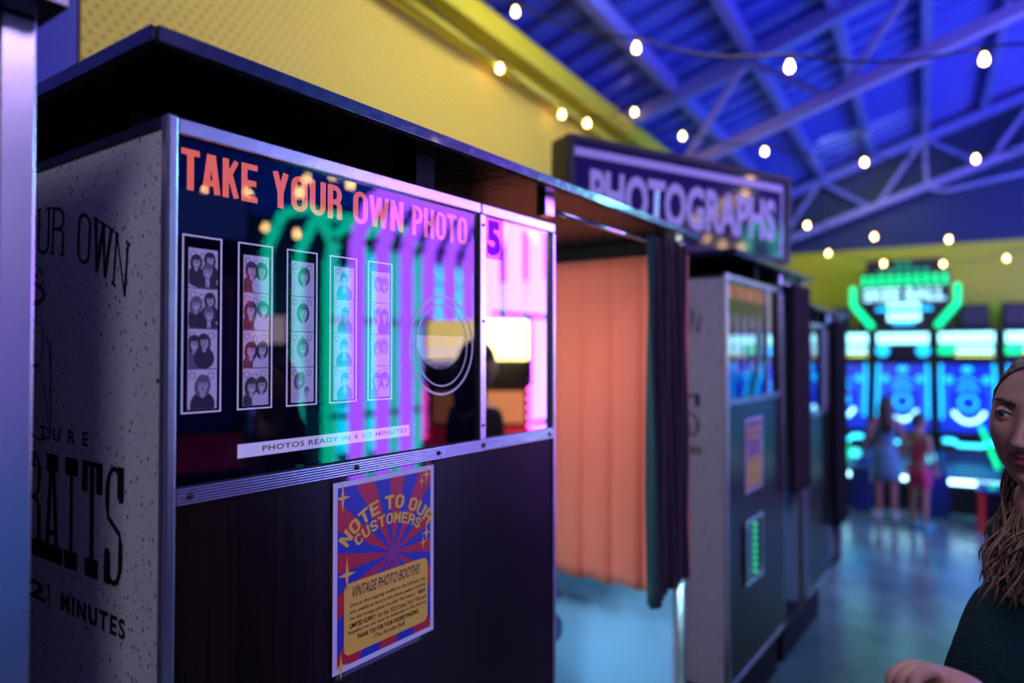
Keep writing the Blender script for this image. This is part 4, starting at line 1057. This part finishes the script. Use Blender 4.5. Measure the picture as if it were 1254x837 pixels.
# --- the woman at the right edge
def woman():
    t = thing('person', 'woman in a dark teal knit top at the right edge looking towards the camera', 'person', (.045, 1.28, 0), 0)
    O = Vector((.045, 1.28, 0))
    def P(x, y, z): return tuple(Vector((x, y, z)) - O)
    J = {}; E = []
    J['pel'] = (P(.05, 1.30, .92), (.13, .15)); J['wai'] = (P(.045, 1.29, 1.05), (.095, .115)); J['che'] = (P(.035, 1.285, 1.12), (.085, .105)); J['nb'] = (P(.048, 1.285, 1.275), .058); J['nk'] = (P(.046, 1.275, 1.36), .050); J['hd'] = (P(.040, 1.262, 1.43), .050)
    E += [('pel', 'wai'), ('wai', 'che'), ('che', 'nb'), ('nb', 'nk'), ('nk', 'hd')]
    J['lsh'] = (P(.006, 1.128, 1.180), .046); J['lel'] = (P(.030, 1.06, .985), .040); J['lw'] = (P(-.048, 1.025, 1.190), .026)
    J['rsh'] = (P(.07, 1.445, 1.215), .052); J['rel'] = (P(.085, 1.50, .98), .040); J['rw'] = (P(-.02, 1.46, .80), .026)
    E += [('che', 'lsh'), ('lsh', 'lel'), ('lel', 'lw'), ('che', 'rsh'), ('rsh', 'rel'), ('rel', 'rw')]
    hand_chain(J, E, J['lw'][0], 'l', (-.72, -.55, .42), (-.2, .25, 1), .92, 1.15)
    hand_chain(J, E, J['rw'][0], 'r', (-.2, 0, -1), (0, 1, 0), .95, .5)
    for n, y in (('l', 1.21), ('r', 1.39)):
        J[n + 'hip'] = (P(.05, y, .85), .085); J[n + 'kn'] = (P(.04, y - .005, .47), .056); J[n + 'an'] = (P(.06, y, .085), .038); J[n + 'to'] = (P(-.07, y - .01, .035), (.04, .028))
        E += [('pel', n + 'hip'), (n + 'hip', n + 'kn'), (n + 'kn', n + 'an'), (n + 'an', n + 'to')]
    body = skin('body', J, E, 'pel', MT['skin'], t)
    yaw = R(-20)   # face turned a little to the camera's left
    HM = Matrix.Translation(Vector((.0405, 1.2626, 1.502)) - O) @ Matrix.Rotation(yaw, 4, 'Z') @ Matrix.Rotation(R(5), 4, 'Y') @ Matrix.Rotation(R(-3), 4, 'X') @ Matrix.Scale(.88, 4)
    join_bm_into(body, head_bm(128, 96), HM)
    remesh(body, .0026, 2)
    me = body.data; me.materials.clear(); me.materials.append(MT['skin']); me.materials.append(MT['lips'])
    inv = HM.inverted()
    for p in me.polygons:
        c = inv @ p.center
        if c.y < -.07 and -.0725 < c.z < -.0475 + .002 * math.cos(c.x * 300) and abs(c.x) < .0255 * math.sqrt(max(0, 1 - ((c.z + .0600) / .0135) ** 2)): p.material_index = 1
    # eyes with lids
    for sx in (-1, 1):
        ec = Vector((sx * .0315, -.0765, .0095))
        g = MB(); g.ball(ec, .0125, MT['eyewhite'], 20, 14, HM)
        look = Vector((-.10, -1, .02)).normalized()
        g.ball(ec + look * .0078, .0062, MT['iris'], 16, 12, HM); g.ball(ec + look * .0120, .0027, MT['pupil'], 12, 8, HM)
        g.build('eye', None, t)
        tb = bmesh.new(); bmesh.ops.create_uvsphere(tb, u_segments=48, v_segments=36, radius=.0138)
        dl = [f for f in tb.faces if f.calc_center_median().y < 0 and -.0046 * (1 - (f.calc_center_median().x / .0120) ** 2) < f.calc_center_median().z < .0050 * (1 - (f.calc_center_median().x / .0120) ** 2)]
        bmesh.ops.delete(tb, geom=dl, context='FACES')
        for v in tb.verts: v.co = v.co * 1.0 + ec
        for f in tb.faces: f.smooth = True
        g = MB(); g.merge(tb, None, HM); g.build('eyelid', MT['skin'], t, recalc=False)
        g = MB()
        pts = [ec + Vector((x, -math.sqrt(max(.0141 ** 2 - x * x - (.0050 * (1 - (x / .0120) ** 2)) ** 2, 1e-6)), .0050 * (1 - (x / .0120) ** 2))) for x in [-.0118 + .00118 * 2 * k for k in range(11)]]
        g.tube([HM @ p for p in pts], .0011, None, 6); g.build('eyelash', MT['hairdark'], t)
        # eyebrow
        g = MB(); pts = []
        for k in range(9):
            q = k / 8; x = sx * (.013 + .040 * q); z = .0245 + .0070 * math.sin(q * 2.3); y = -.0965 + .30 * x * x / .06 * .5 + .004 * q
            pts.append((x, y, z))
        dg = bpy.context.evaluated_depsgraph_get()
        fixed = []
        for (x, y, z) in pts:
            o_ = HM @ Vector((x, -.2, z)); d_ = (HM.to_3x3() @ Vector((0, 1, 0))).normalized(); hit, loc, nrm, idx = body.ray_cast(o_, d_)
            fixed.append(loc + nrm * .0006 if hit else HM @ Vector((x, y, z)))
        g.tube(fixed, [.0022, .0034, .0038, .0038, .0035, .0030, .0025, .0018, .0008], None, 8); g.build('eyebrow', MT['hairbrown'], t)
    # nose ring
    o_ = HM @ Vector((-.0105, -.2, -.040)); d_ = (HM.to_3x3() @ Vector((0, 1, 0))).normalized(); hit, loc, nrm, idx = body.ray_cast(o_, d_)
    g = MB(); g.torus((0, 0, 0), .0040, .0040, .0007, None, Matrix.Translation(loc) @ HM.to_3x3().to_4x4() @ Matrix.Rotation(R(70), 4, 'Y'), n=20, k=6); g.build('nose_ring', MT['chrome'], t)
    # hair: swept back crown and loose wavy lengths on the shoulder
    g = MB(); tb = bmesh.new(); bmesh.ops.create_uvsphere(tb, u_segments=48, v_segments=36, radius=1)
    dele = []
    for v in tb.verts:
        d = v.co.copy(); fy = (d.y + 1) / 2; zl = .80 - 1.30 * max(0, fy) ** .75
        wv = 1 + .012 * math.sin(34 * math.atan2(d.y, d.x)) + .01 * math.sin(25 * d.z + 8 * d.x)
        v.co = Vector((d.x * .077 * wv, d.y * .100 * wv + .004, d.z * .120 * wv + .002))
    bmesh.ops.bisect_plane(tb, geom=list(tb.verts) + list(tb.edges) + list(tb.faces), plane_co=(0, -.060, .078), plane_no=(0, -.80, -.60), clear_outer=True)
    r = bmesh.ops.extrude_face_region(tb, geom=list(tb.faces))
    for v in [q for q in r['geom'] if isinstance(q, bmesh.types.BMVert)]: v.co *= .9
    for f in tb.faces: f.smooth = True
    g.merge(tb, MT['hairbrown'], HM)
    rnd = random.Random(3)
    for i in range(430):
        a = R(rnd.uniform(12, 168)); bx, by = .064 * math.cos(a), .085 * math.sin(a) + .012
        side = 1 if bx > 0 else -1
        p0 = HM @ Vector((bx, by, rnd.uniform(-.05, .02)))
        pts = [p0]; ph = rnd.uniform(0, 6.28); n = 18
        tgt = Vector((rnd.uniform(-.075, .03), rnd.uniform(-.10, .10), 0)) + Vector((.040, 1.262, 0)) - O
        ze = rnd.uniform(1.245, 1.30); P1 = Vector((p0.x * 1.0, p0.y, 1.385)); P3 = Vector((tgt.x, tgt.y, ze)); P2 = Vector((p0.x * .25 + tgt.x * .75, p0.y * .25 + tgt.y * .75, 1.375))
        for k in range(1, n + 1):
            q = k / n; p = p0 * (1 - q) ** 3 + P1 * 3 * q * (1 - q) ** 2 + P2 * 3 * q * q * (1 - q) + P3 * q ** 3
            pts.append(p + Vector((math.sin(ph + 13 * q), math.cos(ph + 13 * q), .4 * math.sin(ph + 9 * q))) * .009 * q)
        g.tube(pts, [.0016] * (n - 1) + [.0012, .0005], MT['hairblond'] if i % 3 else MT['hairbrown'], 6)
    g.build('hair', None, t)
    # knit top with short wide sleeves
    S = {'a': (P(.05, 1.298, .94), (.135, .155)), 'b': (P(.045, 1.29, 1.05), (.108, .128)), 'c': (P(.033, 1.285, 1.135), (.128, .150)), 'd': (P(.042, 1.285, 1.195), (.090, .112)),
         'l0': (P(-.002, 1.128, 1.182), .080), 'l1': (P(.016, 1.09, 1.08), .074), 'r0': (P(.07, 1.442, 1.188), .080), 'r1': (P(.078, 1.475, 1.09), .066)}
    top = skin('knit_top', S, [('a', 'b'), ('b', 'c'), ('c', 'd'), ('c', 'l0'), ('l0', 'l1'), ('c', 'r0'), ('r0', 'r1')], 'a', mat('dark teal knit', (.003, .034, .040), .9, bump=1.0, bscale=240, spec=.2), t, sub=3)
    S = {'p': (P(.05, 1.30, .93), (.132, .152))}; SE = []
    for n, y in (('l', 1.21), ('r', 1.39)):
        S[n + 'h'] = (P(.05, y, .84), .098); S[n + 'k'] = (P(.04, y, .47), .072); S[n + 'e'] = (P(.06, y, .11), .056); SE += [('p', n + 'h'), (n + 'h', n + 'k'), (n + 'k', n + 'e')]
    skin('trousers', S, SE, 'p', mat('dark denim', (.012, .016, .035), .8, bump=.2, bscale=300), t)
    for y in (1.21, 1.39):
        g = MB(); c = Vector(P(-.005, y, .048)); g.ball(c, (.135, .048, .046), None, 18, 12); g.box(c + Vector((-.13, -.045, -.047)), c + Vector((.11, .045, -.026)), bevel=.008); g.build('shoe', MT['blackmat'], t)
    # fine gold necklace
    g = MB(); cN = Vector(P(.044, 1.277, 1.318)); g.torus((0, 0, 0), .060, .068, .0010, None, Matrix.Translation(cN) @ Matrix.Rotation(R(-22), 4, 'Y'), n=60, k=6)
    for k in range(7):
        a = PI + (k - 3) * .28; p = Matrix.Translation(cN) @ Matrix.Rotation(R(-22), 4, 'Y') @ Vector((.061 * math.cos(a), .069 * math.sin(a), -.003)); g.ball(p, .003, None, 8, 6)
    g.build('necklace', MT['gold'], t)
woman()

# small black table with a glossy top in the aisle
t = thing('side_table', 'small black table with glossy top and red and yellow legs beside the woman', 'table', tuple(B(7.72, .60, 0)), BA)
g = MB(); g.box((-.20, -.20, .36), (.20, .20, .40), bevel=.008); g.build('top', mat('glossy blue top', (.02, .05, .16), .1, coat=.6), t)
for k, (sx, sy) in enumerate(((-1, -1), (1, -1), (-1, 1), (1, 1))):
    g = MB(); g.box((sx * .17 - .02, sy * .17 - .02, 0), (sx * .17 + .02, sy * .17 + .02, .36)); g.build('leg', mat('red paint', (.55, .04, .02), .4) if k % 2 == 0 else mat('yellow paint', (.7, .45, .03), .4), t)
g = MB(); g.box((-.15, -.15, .10), (.15, .15, .36)); g.build('shelf_box', MT['blackmat'], t)

# ------------------------------------------------------------------ what stands across the aisle and shows mirrored in the glass
def tunnel(label, x0, x1, ys, m, ztop, ch, wd, name):
    t = thing('light_tunnel', label, 'light tunnel', (x0, ys[0], 0), 0)
    X = x1 - x0
    for k, y in enumerate(ys):
        g = MB(); q = [(0, 0), (0, ztop - ch), (ch * .75, ztop), (X - ch * .75, ztop), (X, ztop - ch), (X, 0)]
        for (ax, az), (bx, bz) in zip(q, q[1:]):
            d = Vector((bx - ax, 0, bz - az)); L = d.length; d.normalize(); n = Vector((-d.z, 0, d.x))
            mx = Matrix(((d.x, 0, n.x, ax), (0, 1, 0, y - ys[0]), (d.z, 0, n.z, az), (0, 0, 0, 1)))
            g.box((.012, -wd / 2, -wd / 2), (L - .012, wd / 2, wd / 2), bevel=.02, mx=mx)
        g.build('lit_arch', m, t)
    L = ys[-1] - ys[0]
    for (xx, zz) in ((0, ztop - ch), (0, 1.96), (0, .95), (X, ztop - ch), (X, 1.96), (X, .95), (ch * .75, ztop), (X - ch * .75, ztop)):
        g = MB(); sx = -.11 if xx < X / 2 else .11
        g.box((xx + sx - .02, -.1, zz - .02), (xx + sx + .02, L + .1, zz + .02)); g.build('tie_rail', MT['blackmat'], t)
    for xx in (0, X):
        g = MB(); g.box((xx - .13, -.15, 0), (xx + .13, L + .15, .06), bevel=.01); g.build('floor_channel', MT['blackmat'], t)
    return t
tunnel('walk-through tunnel of violet lit arches across the aisle, mirrored in the glass', 2.08, 3.83, [5.0 + .37 * k for k in range(7)], MT['pink'], 3.22, .40, .125, 'pink')
tunnel('walk-through tunnel of green lit arches beyond the violet ones, mirrored in the glass', 4.15, 5.30, [4.95 + .45 * k for k in range(4)], MT['teal'], 3.20, .40, .10, 'teal')
tunnel('narrow row of cyan lit arches behind the violet tunnel', 5.75, 6.8, [7.5 + .5 * k for k in range(5)], MT['cyan'], 3.0, .3, .22, 'cyan')

def added_glow_counter():  # unseen glowing counter, added so its colours show in the left post
    t = thing('added_glow_counter', 'made-up glowing counter across the aisle, added to tint the left post', 'counter', (3.25, 1.10, 0), R(-78))
    def part(name, fn, m):
        g = MB(); fn(g); return g.build(name, m, t)
    part('base', lambda g: g.box((-.75, 0, 0), (.75, .5, .98), bevel=.01), MT['mcab'])
    part('lit_front', lambda g: g.box((-.70, -.012, .10), (.70, -.001, .90), bevel=.004), glow('blue added glow', (.02, .20, .8), .5))
    part('worktop', lambda g: g.box((-.78, -.04, .98), (.78, .53, 1.02), bevel=.006), MT['black'])
    for s in (-1, 1): part('upright', lambda g: g.box((s * .72 - .03, .42, 1.02), (s * .72 + .03, .48, 2.9)), MT['alu'])
    part('back_wall_panel', lambda g: g.box((-.69, .44, 1.02), (.69, .47, 2.2)), glow('violet added glow', (.26, .18, .9), .7))
    part('header', lambda g: g.box((-.75, .40, 2.2), (.75, .50, 2.9), bevel=.01), glow('pale added glow', (.55, .42, .9), .8))
added_glow_counter()
string_lights('added string of warm bulbs over the made-up counter, for warmth on the post', [(2.3, 1.0, 3.2), (2.4, 1.25, 3.1), (2.5, 1.5, 3.05), (2.6, 1.8, 3.1)], [(2.1, .4, 3.5), (2.8, 2.3, 3.5)])  # bulbs added so the left post catches a warm highlight

def arcade_cabinet(label, loc, rz, marq, beads, screen, zc=2.0, w=.74, body=None, art=True):
    t = thing('arcade_cabinet', label, 'arcade game', loc, rz)
    def part(name, fn, m, parent=t):
        g = MB(); fn(g); return g.build(name, m, parent)
    pr = [(-.40, 0), (.38, 0), (.38, zc - .1), (.30, zc), (-.12, zc), (-.16, zc - .42), (-.05, zc - .5), (-.02, 1.10), (-.38, .92), (-.44, .80), (-.40, .74)]
    for s in (-1, 1):
        def side(g):
            a = [(s * w / 2, y, z) for y, z in pr]; b = [(s * (w / 2 - .025), y, z) for y, z in pr]
            g.poly(a); g.poly(b[::-1])
            for i in range(len(pr)): g.poly([a[i], a[(i + 1) % len(pr)], b[(i + 1) % len(pr)], b[i]])
        part('side_panel', side, body or MT['mcab'])
        def bd(g):
            for k in range(11): g.ball((s * (w / 2 - .012), -.145 - .02 * 0, zc - .50 - .062 * k), .021, None, 10, 8)
        part('bead_light_column', bd, beads)
    part('back', lambda g: g.box((-w / 2 + .025, .355, .0), (w / 2 - .025, .38, zc - .1)), MT['mcab'])
    part('marquee', lambda g: g.box((-w / 2 + .026, -.155, zc - .30), (w / 2 - .026, -.10, zc - .03), bevel=.01), marq)
    part('screen', lambda g: g.poly([(-w / 2 + .05, -.01, 1.12), (w / 2 - .05, -.01, 1.12), (w / 2 - .05, .02, zc - .52), (-w / 2 + .05, .02, zc - .52)]), screen)
    part('control_panel', lambda g: (g.poly([(-w / 2 + .026, -.375, .925), (w / 2 - .026, -.375, .925), (w / 2 - .026, -.02, 1.10), (-w / 2 + .026, -.02, 1.10)]), [g.lathe([(.02, 0), (.02, .02), (.015, .025)], MT['posterred'], 12, Matrix.Translation((x, -.2, 1.012))) for x in (-.15, -.08, .1, .17)]), MT['mblue'])
    part('lower_front', lambda g: g.box((-w / 2 + .026, -.395, .02), (w / 2 - .026, -.36, .76)), MT['mcab'])
    return t
arcade_cabinet('yellow topped arcade game with pink bead lights, mirrored beside the price transfer', (1.32, 3.86, 0), R(-36), glow('yellow marquee', (1.0, .72, .22), 5.0), glow('pink bead', (1.0, .06, .45), 9), glow('orange game screen', (.9, .35, .12), .5), zc=1.86)
arcade_cabinet('arcade game with green lit marquee, mirrored at the right edge of the booth mirror', (.86, 4.62, 0), R(-32), glow('green marquee', (.25, 1.0, .35), 1.5), glow('white bead', (.9, .9, 1.0), 4), glow('lime game screen', (.45, .9, .25), .6), zc=1.92, w=.6)
arcade_cabinet('dark arcade game with red bead lights, mirrored at the left edge of the glass', (2.45, 2.36, 0), R(-75), glow('blue game marquee', (.03, .08, .5), .8), glow('red bead', (1.0, .02, .06), 2.2), MT['mblue'], zc=2.62, w=.70)
arcade_cabinet('arcade game with a white lit marquee, mirrored between the photo strips', (4.2, 4.2, 0), R(-62), glow('white marquee', (1.0, .8, .85), 1.6), glow('blue bead', (.1, .2, 1.0), 3), MT['mblue'], zc=2.00, w=.34)
string_lights('string of warm bulbs across the aisle over the light tunnels', [(5.01, 4.4, 3.08), (4.68, 4.5, 2.95), (4.29, 4.6, 2.86), (4.0, 4.5, 3.36), (3.49, 4.4, 3.30), (3.0, 4.3, 3.36), (2.2, 4.25, 3.3)], [(6.5, 4.0, 3.6), (1.0, 4.2, 3.6)], s=1.15)
string_lights('second string of warm bulbs over the light tunnels', [(5.0, 4.0, 3.27), (4.4, 4.1, 3.2), (3.6, 4.1, 3.1), (2.8, 4.0, 3.05)], [(6.5, 3.7, 3.6), (1.0, 3.8, 3.6)], s=1.15)

# ------------------------------------------------------------------ area lights: added fills and washes, and the lighting inside the booth
def area(name, loc, target, size, col, power, sy=None):
    l = bpy.data.lights.new(name, 'AREA'); l.energy = power; l.color = col; l.size = size
    if sy: l.shape = 'RECTANGLE'; l.size_y = sy
    o = bpy.data.objects.new(name, l); C.objects.link(o); o.location = loc
    o.rotation_euler = (Vector(target) - Vector(loc)).to_track_quat('-Z', 'Y').to_euler(); return o
area('blue_ceiling_fill', (2.2, 5.5, 2.9), (0.4, 6.5, 5.0), .8, (.25, .35, 1.0), 55)  # added light without a fixture, washes the roof blue
area('violet_ceiling_fill', (1.2, 4.2, 3.05), (-.2, 5.6, 5.0), .6, (.25, .25, 1.0), 20)  # extra unseen light, adds violet to the ceiling wash
area('blue_ceiling_fill', (1.5, 8.6, 2.9), (.2, 9.6, 5.0), .6, (.12, .35, 1.0), 22)  # added in the same way for the far part of the roof
area('warm_wall_fill', tuple(B(3.2, -.9, 4.15)), tuple(B(3.0, -2.3, 2.6)), 1.2, (1.0, .90, .60), 68)  # added out of view to brighten the yellow side wall
area('warm_end_fill', tuple(B(8.9, -.6, 3.9)), tuple(B(10.6, -.4, 2.6)), 1.0, (.9, 1.0, .4), 12)  # added light that brightens the yellow end wall
area('hall_fill', (.9, -1.6, 3.6), (-.9, .6, 1.4), .9, (.80, .74, 1.0), 38)  # unseen fill behind the camera, for the side panels and left post
area('aisle_fill', (2.0, 1.2, 3.4), (-.9, .9, 1.4), .7, (.62, .45, 1.0), 13)  # fill added out of view on the right, for the booth fronts
area('booth_light', (FX - .36, 1.40, 1.74), (FX - .40, 2.1, 1.1), .22, (.88, .93, 1.0), 5.6)
area('booth_light', (FX - .45, 1.41, .66), (FX - .42, 2.1, .72), .25, (.40, .78, 1.0), 3.2)  # second light, added to brighten the lining below the orange curtain
area('cyan_floor_fill', (1.6, 6.8, 3.4), (-.1, 6.0, 0), .7, (.18, .90, .90), 46)  # added light that gives the floor its teal tint

w = bpy.data.worlds.new('World'); SC.world = w; w.use_nodes = True
w.node_tree.nodes['Background'].inputs[0].default_value = (.10, .10, .30, 1); w.node_tree.nodes['Background'].inputs[1].default_value = .05

# ------------------------------------------------------------------ camera
cd = bpy.data.cameras.new('camera'); cam = bpy.data.objects.new('camera', cd); C.objects.link(cam)
cd.sensor_width = 36; cd.lens = 859 / 1254 * 36; cd.clip_start = .02; cd.clip_end = 100
cam.location = (0, 0, 1.6)
yaw, pit = math.atan(611 / 859), math.atan(15.5 / 859)
cam.rotation_euler = (PI / 2 + pit, 0, yaw)
cd.dof.use_dof = True; cd.dof.focus_distance = 1.08; cd.dof.aperture_fstop = 1.5
SC.camera = cam
SC.view_settings.view_transform = 'Standard'; SC.view_settings.look = 'None'; SC.view_settings.exposure = 0; SC.view_settings.gamma = 1
SC.view_settings.use_curve_mapping = False
SC.cycles.use_denoising = True
SC.cycles.max_bounces = 8; SC.cycles.sample_clamp_indirect = 6; SC.cycles.caustics_reflective = False
